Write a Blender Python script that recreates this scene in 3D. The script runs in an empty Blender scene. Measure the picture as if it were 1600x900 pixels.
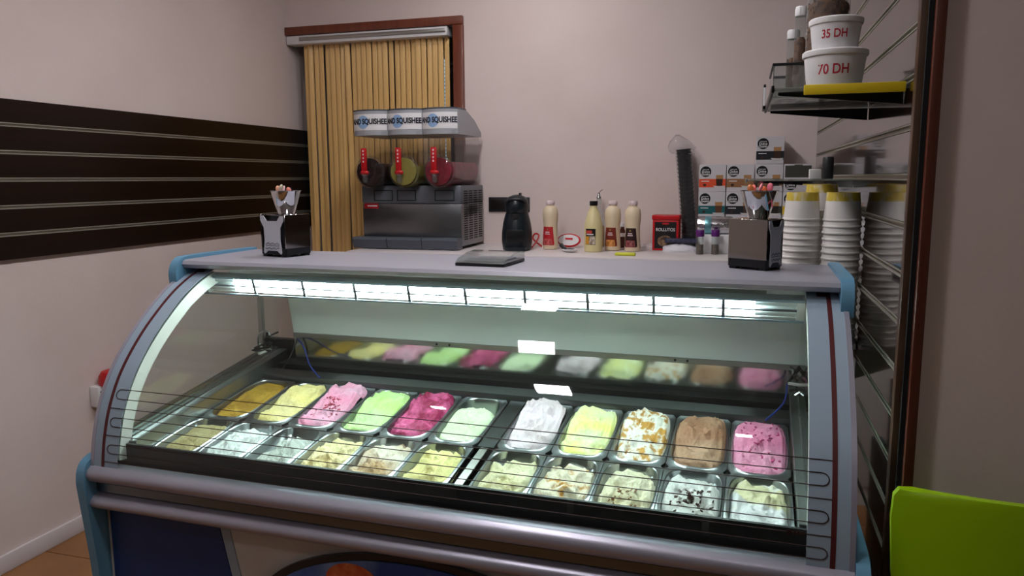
import bpy, bmesh, math, random
from mathutils import Vector, Matrix, noise, Euler
random.seed(7)
R = math.radians
scn = bpy.context.scene
COL = scn.collection

# ------------------------------------------------------------------ camera, world, light, exposure
FPX, CAMH = 1190.0, 1.56
PITCH, YAW, ROLL = R(8.195), R(16.69), R(-0.29)
FW = Vector((-math.sin(YAW)*math.cos(PITCH), math.cos(YAW)*math.cos(PITCH), -math.sin(PITCH)))
_r0 = Vector((math.cos(YAW), math.sin(YAW), 0)); _u0 = _r0.cross(FW)
RT = _r0*math.cos(ROLL)+_u0*math.sin(ROLL); UP = -_r0*math.sin(ROLL)+_u0*math.cos(ROLL)
cd = bpy.data.cameras.new('camera'); cam = bpy.data.objects.new('camera', cd); COL.objects.link(cam)
cd.sensor_width = 36; cd.sensor_fit = 'HORIZONTAL'; cd.lens = 36*FPX/1600; cd.clip_start = .02
mm = Matrix((RT, UP, -FW)).transposed().to_4x4(); mm.translation = (0, 0, CAMH)
cam.matrix_world = mm
scn.camera = cam
w = bpy.data.worlds.new('world'); scn.world = w; w.use_nodes = True
w.node_tree.nodes['Background'].inputs[0].default_value = (.8, .85, 1, 1)
w.node_tree.nodes['Background'].inputs[1].default_value = .05
scn.view_settings.view_transform = 'Standard'; scn.view_settings.look = 'None'
scn.view_settings.gamma = 1; scn.view_settings.use_curve_mapping = False
scn.view_settings.exposure = 0.0
LAMP_E = 115.0     # ceiling fittings
TUBE_E = 54.0     # tubes in the display case
CEIL = 3.1

def ray(x, y): return FW+RT*((x-800)/FPX)-UP*((y-450)/FPX)
def at_y(x, y, Y):
    r = ray(x, y); p = r*(Y/r.y); p.z += CAMH; return p
def at_x(x, y, X):
    r = ray(x, y); p = r*(X/r.x); p.z += CAMH; return p
def at_z(x, y, Z):
    r = ray(x, y); p = r*((Z-CAMH)/r.z); p.z += CAMH; return p

# ------------------------------------------------------------------ materials
def lin(c): return tuple(((v/255)/12.92 if v/255 <= .04045 else ((v/255+.055)/1.055)**2.4) for v in c)+(1,)
def pm(name, rgb, rough=.5, metal=0., rgb2=None, scale=20., bump=0., bscale=60., spec=.5, coat=0., emit=0., trans=0., alpha=1., ecol=None, detail=4., pos=(.35, .65), stretch=None, ior=1.45, sheen=0, sss=0):
    m = bpy.data.materials.new(name); m.use_nodes = True
    nt = m.node_tree; b = nt.nodes['Principled BSDF']
    b.inputs['Base Color'].default_value = lin(rgb); b.inputs['Roughness'].default_value = rough
    b.inputs['Metallic'].default_value = metal; b.inputs['Specular IOR Level'].default_value = spec
    b.inputs['Coat Weight'].default_value = coat; b.inputs['Coat Roughness'].default_value = .05
    b.inputs['Transmission Weight'].default_value = trans; b.inputs['Alpha'].default_value = alpha; b.inputs['IOR'].default_value = ior
    if emit:
        b.inputs['Emission Color'].default_value = lin(ecol or rgb); b.inputs['Emission Strength'].default_value = emit
    tc = None
    def coord(st=None):
        t = nt.nodes.new('ShaderNodeTexCoord'); o = t.outputs['Object']
        if st:
            mp = nt.nodes.new('ShaderNodeMapping'); mp.inputs['Scale'].default_value = st
            nt.links.new(o, mp.inputs[0]); o = mp.outputs[0]
        return o
    if rgb2 is not None:
        n = nt.nodes.new('ShaderNodeTexNoise'); n.inputs['Scale'].default_value = scale; n.inputs['Detail'].default_value = detail
        nt.links.new(coord(stretch), n.inputs['Vector'])
        r = nt.nodes.new('ShaderNodeValToRGB'); e = r.color_ramp.elements
        e[0].position, e[1].position = pos; e[0].color = lin(rgb); e[1].color = lin(rgb2)
        nt.links.new(n.outputs['Fac'], r.inputs[0]); nt.links.new(r.outputs[0], b.inputs['Base Color'])
    if bump:
        n = nt.nodes.new('ShaderNodeTexNoise'); n.inputs['Scale'].default_value = bscale; n.inputs['Detail'].default_value = 5
        nt.links.new(coord(stretch), n.inputs['Vector'])
        bp = nt.nodes.new('ShaderNodeBump'); bp.inputs['Strength'].default_value = bump; bp.inputs['Distance'].default_value = .01
        nt.links.new(n.outputs['Fac'], bp.inputs['Height']); nt.links.new(bp.outputs[0], b.inputs['Normal'])
    return m
def clear(name, tint=(255, 255, 255), ior=1.45, refl=1., rough=.02, haze=0., hcol=(255, 255, 255)):
    """thin clear sheet: straight transmission with a Fresnel gloss, optionally a little diffuse haze"""
    m = bpy.data.materials.new(name); m.use_nodes = True; nt = m.node_tree
    for n in list(nt.nodes): nt.nodes.remove(n)
    out = nt.nodes.new('ShaderNodeOutputMaterial'); t = nt.nodes.new('ShaderNodeBsdfTransparent'); t.inputs[0].default_value = lin(tint)
    g = nt.nodes.new('ShaderNodeBsdfGlossy'); g.inputs['Roughness'].default_value = rough
    g.inputs[0].default_value = (refl, refl, refl, 1)
    # Schlick Fresnel, the same for both faces of the sheet
    lw = nt.nodes.new('ShaderNodeLayerWeight'); lw.inputs[0].default_value = .5
    pw = nt.nodes.new('ShaderNodeMath'); pw.operation = 'POWER'; pw.inputs[1].default_value = 5
    nt.links.new(lw.outputs['Facing'], pw.inputs[0])
    f0 = ((ior-1)/(ior+1))**2
    ma = nt.nodes.new('ShaderNodeMath'); ma.operation = 'MULTIPLY_ADD'; ma.inputs[1].default_value = 1-f0; ma.inputs[2].default_value = f0
    nt.links.new(pw.outputs[0], ma.inputs[0])
    mx = nt.nodes.new('ShaderNodeMixShader'); nt.links.new(ma.outputs[0], mx.inputs[0])
    src = t
    if haze:
        d = nt.nodes.new('ShaderNodeBsdfDiffuse'); d.inputs[0].default_value = lin(hcol)
        m2 = nt.nodes.new('ShaderNodeMixShader'); m2.inputs[0].default_value = haze
        nt.links.new(t.outputs[0], m2.inputs[1]); nt.links.new(d.outputs[0], m2.inputs[2]); src = m2
    nt.links.new(src.outputs[0], mx.inputs[1]); nt.links.new(g.outputs[0], mx.inputs[2]); nt.links.new(mx.outputs[0], out.inputs[0])
    return m

M = dict(
    wall=pm('wall_paint', (224, 208, 203), .75, rgb2=(219, 202, 197), scale=2.5, bump=.06, bscale=90),
    ceil=pm('ceiling_paint', (206, 202, 198), .9),
    floor=pm('floor_tile', (132, 90, 52), .35, rgb2=(150, 104, 62), scale=5),
    grout=pm('grout', (90, 66, 45), .9),
    base=pm('baseboard_white', (214, 206, 208), .5),
    slat=pm('dark_laminate', (27, 15, 6), .3, rgb2=(34, 18, 8), scale=6, stretch=(1, .15, 6), coat=.0, spec=.25),
    slat_gloss=pm('dark_gloss_laminate', (34, 18, 10), .12, rgb2=(42, 22, 12), scale=6, stretch=(1, .15, 6), coat=.6, spec=.5),
    alu=pm('aluminium', (178, 176, 172), .35, 1),
    alu_dull=pm('aluminium_insert', (172, 168, 156), .5, .6),
    wood=pm('reddish_wood', (104, 50, 32), .4, rgb2=(120, 60, 38), scale=8, stretch=(4, 4, .4), coat=.2),
    wood_d=pm('dark_red_wood', (76, 36, 23), .45, rgb2=(88, 42, 27), scale=8, stretch=(4, 4, .4)),
    edge=pm('panel_edge', (84, 62, 46), .4, rgb2=(70, 48, 36), scale=10),
    black=pm('black_plastic', (16, 17, 20), .35),
    blackm=pm('black_matte', (10, 10, 11), .8),
    dark=pm('dark_grey', (40, 40, 43), .4),
    counter=pm('counter_white', (214, 206, 206), .35),
    lidw=pm('lid_aluminium', (160, 159, 170), .36, .1),
    rail=pm('rail_aluminium', (172, 170, 184), .34, .45),
    blue=pm('blue_plastic', (100, 150, 180), .4),
    navy=pm('blue_panel', (18, 52, 108), .4),
    cwhite=pm('case_white', (196, 194, 190), .45),
    strip=pm('strip_grey', (150, 168, 184), .4),
    maroon=pm('maroon_print', (82, 26, 28), .5),
    line=pm('brown_line', (46, 22, 18), .6),
    steel=pm('steel', (200, 202, 204), .24, 1, bump=.02, bscale=8),
    steel_b=pm('steel_brushed', (134, 136, 140), .3, 1, bump=.03, bscale=60, stretch=(1, 1, 25)),
    steel_d=pm('steel_dark', (120, 124, 126), .3, 1),
    pansteel=pm('pan_steel', (158, 162, 164), .28, 1),
    ledge=pm('ledge_steel', (150, 154, 152), .38, 1, bump=.15, bscale=25),
    shell=pm('shell_steel', (146, 141, 136), .1, 1),
    mirror=pm('polished_steel', (198, 200, 196), .12, 1, bump=.01, bscale=5),
    chrome=pm('chrome', (222, 222, 225), .06, 1),
    backp=pm("back_panel", (226, 232, 232), .45),
    glass=clear('case_glass', (247, 252, 250), 1.45, .9),
    acryl=clear('clear_acrylic', (236, 240, 240), 1.45, .9, .04, .05),
    tank=clear('tank_plastic', (244, 244, 244), 1.4, .9, .05, .012),
    wrap=clear('plastic_wrap', (246, 246, 248), 1.4, .9, .12, .025),
    frost=clear('frosted_acrylic', (205, 212, 205), 1.45, .9, .1, .22, (200, 205, 200)),
    tube=pm('lamp_tube', (235, 248, 246), .5, emit=TUBE_E, ecol=(232, 250, 248)),
    refl=pm('lamp_reflector', (236, 240, 240), .35),
    louver=pm('lamp_louver', (104, 106, 114), .5),
    diff=pm('lamp_diffuser', (250, 250, 255), .5, emit=LAMP_E, ecol=(253, 250, 252)),
    white=pm('white_plastic', (226, 224, 226), .4),
    paper=pm('paper_white', (232, 230, 232), .7),
    cup=pm('cup_paper', (226, 222, 218), .55),
    yellow=pm('yellow_print', (226, 196, 30), .5),
    red=pm('red_plastic', (190, 20, 28), .35),
    redp=pm('red_paint', (168, 26, 32), .4),
    green=pm('green_plastic', (136, 172, 4), .35, rgb2=(142, 178, 6), scale=3),
    curtain=pm('curtain_strip', (242, 200, 134), .32, rgb2=(226, 182, 114), scale=5, stretch=(8, 8, .2), coat=.2),
    grey=pm('grey_plastic', (80, 86, 96), .4),
    hood=pm('hood_grey', (168, 170, 176), .4),
    navyline=pm('ink', (20, 22, 36), .6),
    skyprint=pm('light_blue_print', (150, 182, 222), .6),
    cola=pm('cola_slush', (34, 10, 12), .25), lemon=pm('lemon_slush', (150, 140, 66), .35), berry=pm('berry_slush', (112, 16, 34), .3, rgb2=(150, 40, 60), scale=15),
    cream_b=pm('bottle_cream', (226, 206, 176), .4), capw=pm('cap_white', (226, 206, 208), .5),
    yel_b=pm('bottle_yellow', (222, 208, 156), .35), wire=pm('wire_black', (18, 18, 20), .5), wireb=pm('wire_blue', (30, 50, 130), .5), wirew=pm('wire_white', (210, 210, 205), .5),
    bagp=pm('bag_white', (216, 212, 216), .5, alpha=.85),
    nuts=pm('nut_brown', (120, 74, 36), .7, rgb2=(70, 40, 20), scale=60),
    purple=pm('purple_cap', (92, 30, 112), .4), spice=pm('spice', (120, 100, 84), .8, rgb2=(70, 60, 60), scale=90),
    foil=pm('foil', (214, 214, 218), .2, 1, bump=.3, bscale=40),
)

# ------------------------------------------------------------------ mesh helpers
ORG = {}
class B:
    def __init__(s): s.bm = bmesh.new()
    def box(s, x0, x1, y0, y1, z0, z1, bev=0., seg=2, rot=None):
        t = bmesh.new(); bmesh.ops.create_cube(t, size=1)
        for v in t.verts: v.co = Vector(((x0+x1)/2+v.co.x*(x1-x0), (y0+y1)/2+v.co.y*(y1-y0), (z0+z1)/2+v.co.z*(z1-z0)))
        if bev: bmesh.ops.bevel(t, geom=list(t.edges), offset=bev, segments=seg, profile=.5, affect='EDGES')
        if rot:
            c = Vector(((x0+x1)/2, (y0+y1)/2, (z0+z1)/2)); e = Euler(rot).to_matrix()
            for v in t.verts: v.co = e @ (v.co-c)+c
        s._add(t); return s
    def _add(s, t):
        me = bpy.data.meshes.new('t'); t.to_mesh(me); t.free(); s.bm.from_mesh(me); bpy.data.meshes.remove(me)
    def lathe(s, prof, n=24, c=(0, 0, 0), axis='z', sx=1., sy=1., cap=True):
        c = Vector(c); rings = []
        for r, z in prof:
            ring = []
            for i in range(n):
                a = 2*math.pi*i/n; p = Vector((r*math.cos(a)*sx, r*math.sin(a)*sy, z))
                if axis == 'y': p = Vector((p.x, -p.z, p.y))
                elif axis == 'x': p = Vector((p.z, p.x, p.y))
                ring.append(s.bm.verts.new(p+c))
            rings.append(ring)
        for a, b in zip(rings, rings[1:]):
            for i in range(n): s.bm.faces.new((a[i], a[(i+1) % n], b[(i+1) % n], b[i]))
        if cap:
            s.bm.faces.new(list(reversed(rings[0]))); s.bm.faces.new(rings[-1])
        return s
    def loft(s, rings, closed=True, cap=True):
        vs = [[s.bm.verts.new(p) for p in r] for r in rings]; n = len(vs[0])
        for a, b in zip(vs, vs[1:]):
            for i in range(n if closed else n-1): s.bm.faces.new((a[i], a[(i+1) % n], b[(i+1) % n], b[i]))
        if cap and closed:
            s.bm.faces.new(list(reversed(vs[0]))); s.bm.faces.new(vs[-1])
        return s
    def tube(s, pts, r, n=8):
        pts = [Vector(p) for p in pts]; rings = []; pn = None
        for i, p in enumerate(pts):
            d = (pts[min(i+1, len(pts)-1)]-pts[max(i-1, 0)]).normalized()
            a = pn if pn is not None else (Vector((0, 0, 1)) if abs(d.z) < .9 else Vector((1, 0, 0)))
            a = (a-d*a.dot(d)).normalized(); b = d.cross(a); pn = a
            rr = r[i] if isinstance(r, (list, tuple)) else r
            rings.append([p+a*rr*math.cos(2*math.pi*k/n)+b*rr*math.sin(2*math.pi*k/n) for k in range(n)])
        return s.loft(rings)
    def prism(s, poly, a0, a1, axis='x'):
        """poly = list of 2-D points; axis x: (y,z), axis y: (x,z), axis z: (x,y)"""
        def P(p, a): return {'x': (a, p[0], p[1]), 'y': (p[0], a, p[1]), 'z': (p[0], p[1], a)}[axis]
        return s.loft([[Vector(P(p, a0)) for p in poly], [Vector(P(p, a1)) for p in poly]])
    def sheet(s, prof, x0, x1, th=0., nx=1):
        """curved sheet: profile (y,z) swept along x"""
        rings = [[Vector((x0+(x1-x0)*i/nx, y, z)) for y, z in prof] for i in range(nx+1)]
        return s.loft(rings, closed=False, cap=False)
    def ball(s, c, r, sc=(1, 1, 1), u=12, v=8):
        t = bmesh.new(); bmesh.ops.create_uvsphere(t, u_segments=u, v_segments=v, radius=r)
        for q in t.verts: q.co = Vector((q.co.x*sc[0], q.co.y*sc[1], q.co.z*sc[2]))+Vector(c)
        s._add(t); return s
    def xf(s, mat):
        bmesh.ops.transform(s.bm, matrix=mat, verts=list(s.bm.verts)); return s
    def build(s, name, mat, parent=None, smooth=True, label=None, loc=None, kind=None, raw=False):
        bmesh.ops.recalc_face_normals(s.bm, faces=list(s.bm.faces))
        o = ORG.get(parent.name) if parent and not raw else None
        if o:
            for v in s.bm.verts: v.co -= o
        me = bpy.data.meshes.new(name); s.bm.to_mesh(me); s.bm.free()
        if smooth:
            for p in me.polygons: p.use_smooth = True
            me.set_sharp_from_angle(angle=R(38))
        me.materials.append(M[mat] if isinstance(mat, str) else mat)
        ob = bpy.data.objects.new(name, me); COL.objects.link(ob)
        if parent: ob.parent = parent
        if o: ORG[ob.name] = o
        if loc: ob.location = loc
        if label: ob['label'] = label
        if kind: ob['kind'] = kind
        return ob
def thing(name, label, cat, loc=(0, 0, 0), rz=0., group=None):
    o = bpy.data.objects.new(name, None); COL.objects.link(o); o.location = loc; o.rotation_euler = (0, 0, rz)
    o.empty_display_size = .05
    o['label'] = label; o['category'] = cat
    if group: o['group'] = group
    return o
def tag(o, label, cat, group=None):
    o['label'] = label; o['category'] = cat
    if group: o['group'] = group
    return o
def struct(o): o['kind'] = 'structure'; return o
def share(src, name, parent, loc=(0, 0, 0), rot=None):
    o = bpy.data.objects.new(name, src.data); COL.objects.link(o); o.parent = parent; o.location = loc
    if rot: o.rotation_euler = rot
    return o
def copy_tree(o, parent=None):
    c = o.copy(); COL.objects.link(c)
    if parent: c.parent = parent
    for ch in list(o.children): copy_tree(ch, c)
    return c
def text(name, s, size, mat, parent, loc, rot=(R(90), 0, 0), th=.0006, bend=None, squash=1., bold=0., shear=0., label=None):
    cu = bpy.data.curves.new('t', 'FONT'); cu.body = s; cu.size = size; cu.extrude = th; cu.align_x = 'CENTER'; cu.align_y = 'CENTER'; cu.offset = bold; cu.shear = shear
    t = bpy.data.objects.new('t', cu); me = bpy.data.meshes.new_from_object(t)
    bpy.data.objects.remove(t); bpy.data.curves.remove(cu)
    for v in me.vertices:
        v.co.x *= squash
        if bend:       # bend(y) -> radius at that height: wraps the text round a vertical axis through the origin
            rr = bend(v.co.y)+v.co.z; a = v.co.x/rr
            v.co = Vector((rr*math.sin(a), -rr*math.cos(a), v.co.y))
    me.materials.clear(); me.materials.append(M[mat] if isinstance(mat, str) else mat)
    o = bpy.data.objects.new(name, me); COL.objects.link(o); o.parent = parent; o.location = loc
    o.rotation_euler = (0, 0, 0) if bend else rot
    return o
def rrect(a, b, r, n=6):
    """rounded rectangle outline, half sizes a, b"""
    pts = []
    for cx, cy, s in ((a-r, b-r, 0), (-a+r, b-r, 90), (-a+r, -b+r, 180), (a-r, -b+r, 270)):
        for i in range(n+1):
            t = R(s+90*i/n); pts.append((cx+r*math.cos(t), cy+r*math.sin(t)))
    return pts
def catmull(P, k=5):
    out = []
    for i in range(len(P)-1):
        p0, p1, p2, p3 = P[max(i-1, 0)], P[i], P[i+1], P[min(i+2, len(P)-1)]
        for j in range(k):
            t = j/k
            out.append(tuple(.5*((2*b)+(-a+c)*t+(2*a-5*b+4*c-d)*t*t+(-a+3*b-3*c+d)*t**3) for a, b, c, d in zip(p0, p1, p2, p3)))
    out.append(tuple(P[-1])); return out

# ------------------------------------------------------------------ the room
XL, YB, XR = -2.79, 4.38, 0.37
XF, YF, YRET, XRF = -2.79, -3.4, 1.90, 2.0     # room in front of the display case
YBB = 7.2                                       # back room
fl = struct(B().box(XL-.1, XRF+.1, YF-.1, YBB+.1, -.06, -.004).build('floor', 'grout', smooth=False))
tile = None
for ix in range(8):
    for iy in range(9):
        x, y = XL+.003+ix*.4, .35+iy*.4
        if x > XR-.1 and y > YRET-.2: continue
        if tile is None: tile = B().box(0, .396, 0, .396, -.008, 0, .001, 1).build('tile', 'floor', fl, loc=(x, y, 0))
        else: share(tile, 'tile', fl, (x, y, 0))
struct(B().box(XL-.1, XRF+.1, YF-.1, YBB+.1, CEIL, CEIL+.1).build('ceiling', 'ceil', smooth=False))
struct(B().box(XL-.12, XL, YF-.1, YBB+.1, -.004, CEIL).build('wall_left', 'wall', smooth=False))
DX1, DZ = -1.662, 2.455
struct(B().box(DX1, XR+.12, YB, YB+.14, -.004, CEIL).box(XL, DX1, YB, YB+.14, DZ, CEIL).build('wall_back', 'wall', smooth=False))
struct(B().box(XR+.02, XR+.14, YRET+.001, YB, -.004, CEIL).build('wall_right', 'wall', smooth=False))
struct(B().box(XR+.012, XRF+.1, YRET, YRET+.1, -.004, CEIL).build('wall_right_return', 'wall', smooth=False))
struct(B().box(XRF, XRF+.1, YF-.1, YRET, -.004, CEIL).build('wall_right_front', 'wall', smooth=False))
# unseen dark glass front opposite the case, added to cut bounce light
dark_front = struct(B().box(XL, XRF, YF-.06, YF-.04, .05, CEIL-.05).build('unseen_dark_front', pm('fill_cut_glass', (16, 18, 22), .05), smooth=False))
for x in (XL, XL+1.16, XL+2.36, XL+3.56, XRF-.06): B().box(x, x+.06, YF-.08, YF-.02, 0, CEIL).build('unseen_front_frame', 'alu', dark_front, smooth=False)
struct(B().box(XL, 1.0, YBB, YBB+.1, -.004, CEIL).build('wall_store_back', 'wall', smooth=False))
struct(B().box(.9, 1.0, YB+.14, YBB, -.004, CEIL).build('wall_store_right', 'wall', smooth=False))
struct(B().box(XL, XL+.014, YF, YB+.3, 0, .075, .004).build('baseboard_left', 'base'))
# door trim: reddish wood header and right-hand jamb
struct(B().box(XL, -1.6, YB-.03, YB-.001, 2.455, 2.505, .004).build('trim_1', 'wood'))
struct(B().box(-1.662, -1.6, YB-.03, YB+.15, 0, 2.454, .004).build('trim_2', 'wood'))
# wood trim and black strip painted as the shadow gap where the right-hand panel meets the return wall
struct(B().box(XR+.0125, XR+.034, YRET-.03, YRET-.001, 0, CEIL, .003).build('trim_3', 'wood_d'))
struct(B().box(XR+.002, XR+.012, YRET-.012, YRET-.001, 0, CEIL).build('shadow_gap_strip', 'blackm'))

# ------------------------------------------------------------------ ceiling lamps
def ceiling_lamp(x, y, lab, h=.10):
    t = thing('ceiling_lamp', lab, 'ceiling lamp', (x, y, CEIL), 0)
    B().box(-h-.015, h+.015, -h-.015, h+.015, -.012, 0, .003).build('housing', 'white', t)
    B().box(-h, h, -h, h, -.016, -.0121, .001, 1).build('diffuser', 'diff', t)
ceiling_lamp(-1.07, 1.9, 'square ceiling lamp above the display case')
ceiling_lamp(-1.03, 1.0, 'square ceiling lamp above the customer side of the display case')
ceiling_lamp(-1.09, 2.85, 'square ceiling lamp above the aisle behind the display case')
ceiling_lamp(-1.12, 3.6, 'square ceiling lamp above the back counter', .066)
ceiling_lamp(-1.96, -.03, 'small square ceiling lamp over the open shop floor', .045)
ceiling_lamp(-.03, -.04, 'small square ceiling lamp near the plain side wall', .045)

# ------------------------------------------------------------------ slat wall panels
def slat_wall(lab, x, inward, y0, y1, z0, n, pitch, mat, th=.018, top=None, phase=0.):
    t = thing('slatwall_panel', lab, 'wall panel', (x, (y0+y1)/2, z0)); hy = (y1-y0)/2
    g = .016
    bd = ins = None
    def sx(a, b): return (min(a*inward, b*inward), max(a*inward, b*inward))
    X = sx(.001, th)
    for i in range(n):
        if bd is None: bd = B().box(X[0], X[1], -hy, hy, g/2, pitch-g/2, .0015, 1).build('board', mat, t)
        else: share(bd, 'board', t, (0, 0, i*pitch))
        if i:
            if ins is None:
                X2 = sx(.001, th*.45)
                b = B().box(X2[0], X2[1], -hy, hy, pitch-g/2, pitch+g/2)
                X3 = sx(th*.3, th+.0012); b.box(X3[0], X3[1], -hy, hy, pitch-g/2, pitch-g/2+.0035)
                X3 = sx(th*.3, th+.0012); b.box(X3[0], X3[1], -hy, hy, pitch+g/2-.0035, pitch+g/2)
                ins = b.build('metal_insert', 'alu_dull', t, smooth=False)
            else: share(ins, 'metal_insert', t, (0, 0, (i-1)*pitch))
    return t
slat_wall('dark brown slatted wall panel with metal grooves on the plain left wall', XL, 1, 1.2, 4.62, 1.242, 6, .1075, 'slat')
rp = slat_wall('tall glossy dark slatted wall panel behind the paper cups and glass shelves', XR+.019, -1, YRET+.035, YB-.002, .07, 26, .1145, 'slat_gloss')
B().box(-.03, 0, -(YB-.002-YRET-.035)/2-.03, -(YB-.002-YRET-.035)/2-.001, -.07, 2.98, .002).build('edge_strip', 'edge', rp)

# ------------------------------------------------------------------ ice cream display case
CX, CY, CROT = -.783, 2.0, R(-1.2)
case = thing('display_case', 'long curved-glass ice cream display case with light blue end caps', 'display case', (CX, CY, 0), CROT)
ORG[case.name] = Vector((CX, CY, 0))
CM = Matrix.Translation((CX, CY, 0)) @ Matrix.Rotation(CROT, 4, 'Z') @ Matrix.Translation((-CX, -CY, 0))
X0, X1 = -1.848, .272
G = catmull([(2.20, 1.252), (2.12, 1.222), (2.03, 1.172), (1.912, 1.080), (1.82, .980), (1.765, .882), (1.735, .785), (1.722, .705)], 5)
def gnorm(i):
    a, b = Vector(G[max(i-1, 0)]), Vector(G[min(i+1, len(G)-1)]); d = (b-a).normalized(); return Vector((d.y, -d.x))   # outward (front/up)
def goff(d): 
    out = []
    for i, p in enumerate(G):
        n = gnorm(i); out.append((p[0]+n.x*d, p[1]+n.y*d))
    return out
# check the outward direction: must point towards -y
SG = 1 if gnorm(len(G)-3).x < 0 else -1
def off(d): return goff(d*SG)
def band(b, x0, x1, d0, d1, i0=0, i1=None):
    """closed band between two offsets of the glass curve"""
    a = off(d0)[i0:i1]; c = off(d1)[i0:i1]
    b.prism(a+c[::-1], x0, x1, 'x'); return b
band(B(), X0+.012, X1-.012, -.006, 0).build('front_glass', 'glass', case, label='curved clear front glass')
# printed end strips with maroon stripe on the glass
for s, xe in ((1, X0+.012), (-1, X1-.012)):
    o = B(); band(o, *sorted((xe, xe+s*.088)), .0004, .0014); o.build('end_strip', 'strip', case)
    o = B(); band(o, *sorted((xe+s*.028, xe+s*.039)), .0016, .0022, 1); o.build('maroon_stripe', 'maroon', case)
    o = B(); a = off(.0016)[0:3]; c = off(.0022)[0:3]; o.prism(a+c[::-1], *sorted((xe+s*.028, xe+s*.062)), 'x'); o.build('maroon_stripe', 'maroon', case)
    # outer edge profile of the glass
    o = B(); band(o, *sorted((xe-s*.012, xe)), -.012, .003); o.build('edge_profile', 'rail', case)
    # arched inner side frame and side glass
    o = B(); xa = xe+s*.072; band(o, *sorted((xa, xa+s*.014)), -.05, -.008, 0, len(G)-2); o.build('side_frame', 'cwhite', case)
    poly = off(-.03)[:len(G)-4]+[(1.80, .76), (2.56, .80), (2.56, 1.245)]
    B().prism(poly, *sorted((xa+s*.004, xa+s*.008)), 'x').build('side_glass', 'glass', case)
# heater lines printed on the front glass: three serpentine circuits of three runs
def gpos(z):
    o = off(.0024)
    for p, q in zip(o, o[1:]):
        if q[1] <= z <= p[1]:
            t = (p[1]-z)/(p[1]-q[1]); return Vector((0, p[0]+(q[0]-p[0])*t, z))
    return Vector((0, o[-1][0], z))
zl = [.932-.0258*i for i in range(9)]
xl, xr = X0+.075, X1-.072
for k in range(3):
    z1, z2, z3 = zl[3*k:3*k+3]
    def run(pts): B().tube(pts, .0012, 5).build('heater_line', 'line', case)
    def bendpts(x, s, za, zb):
        zm, r = (za+zb)/2, (za-zb)/2
        return [gpos(zm+r*math.cos(R(a)))+Vector((x+s*r*1.15*math.sin(R(a)), 0, 0)) for a in range(0, 181, 20)]
    pts = [gpos(z1)+Vector((X1-.05, 0, 0))]+bendpts(xl, -1, z1, z2)+bendpts(xr, 1, z2, z3)+[gpos(z3)+Vector((X0+.05, 0, 0))]
    run(pts)
# maker's mark low on the right of the glass
mk = B()
p = gpos(.777)
mk.lathe([(.006, -.0004), (.006, .0004)], 16, (X1-.137, p.y-.001, .777), 'y')
for i in range(3): mk.box(X1-.128+i*.008, X1-.1225+i*.008, p.y-.0012, p.y-.0004, .772, .782)
mk.build('maker_mark', 'line', case)
# lid
lid = B().prism([(2.145, 1.262), (2.135, 1.275), (2.142, 1.286), (2.155, 1.29), (2.54, 1.29), (2.545, 1.282), (2.545, 1.252), (2.20, 1.252)], X0+.02, X1-.02, 'x').build('lid', 'lidw', case, label='white aluminium top shelf')
for s, xe in ((1, X0), (-1, X1)):
    path = [(2.55, 1.29), (2.3, 1.293), (2.17, 1.292), (2.137, 1.286), (2.115, 1.266), (2.105, 1.235), (2.108, 1.195)]
    path = catmull(path, 3)
    inn = [(2.55, 1.25), (2.3, 1.25), (2.2, 1.25), (2.165, 1.24), (2.15, 1.215), (2.145, 1.195)]
    o = B().prism([(y, z+.008) for y, z in path]+inn[::-1], *sorted((xe-s*.012, xe+s*.0195)), 'x')
    o.build('end_cap', 'blue', case)
# front rails, groove and lower body
def half_round(y, z0, z1, depth, n=10):
    zc, r = (z0+z1)/2, (z1-z0)/2
    return [(y, z1)]+[(y-depth*math.sin(math.pi*i/n), zc+r*math.cos(math.pi*i/n)) for i in range(1, n)]+[(y, z0)]
B().prism(half_round(1.745, .652, .714, .045), X0, X1, 'x').build('upper_rail', 'rail', case)
B().prism([(1.748, .651), (1.735, .648), (1.735, .622), (1.748, .619)], X0, X1, 'x').build('rail_groove', 'steel_d', case)
B().prism(half_round(1.745, .568, .618, .04), X0, X1, 'x').build('lower_rail', 'rail', case)
B().box(X0+.004, X1-.004, 1.7625, 2.60, .12, .60).build('body', 'cwhite', case, smooth=False)
for x in (X0+.15, X1-.15):
    for y in (1.9, 2.5): B().lathe([(.025, 0), (.03, .01), (.02, .02), (.02, .119)], 16, (x, y, 0)).build('foot', 'dark', case)
# front panels: blue at the left, white in the middle, blue right
def fpanel(poly, mat, y0=1.756, y1=1.762): return B().prism(poly, y0, y1, 'y').build('front_panel', mat, case)
fpanel([(X0+.02, .566), (-1.425, .566), (-1.33, .13), (X0+.02, .13)], 'navy')
fpanel([(-1.422, .566), (-1.39, .566), (-1.295, .13), (-1.327, .13)], 'strip')
fpanel([(-1.387, .566), (-.27, .566), (-.36, .13), (-1.292, .13)], 'cwhite')
fpanel([(-.267, .566), (X1-.02, .566), (X1-.02, .13), (-.357, .13)], 'navy')
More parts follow.
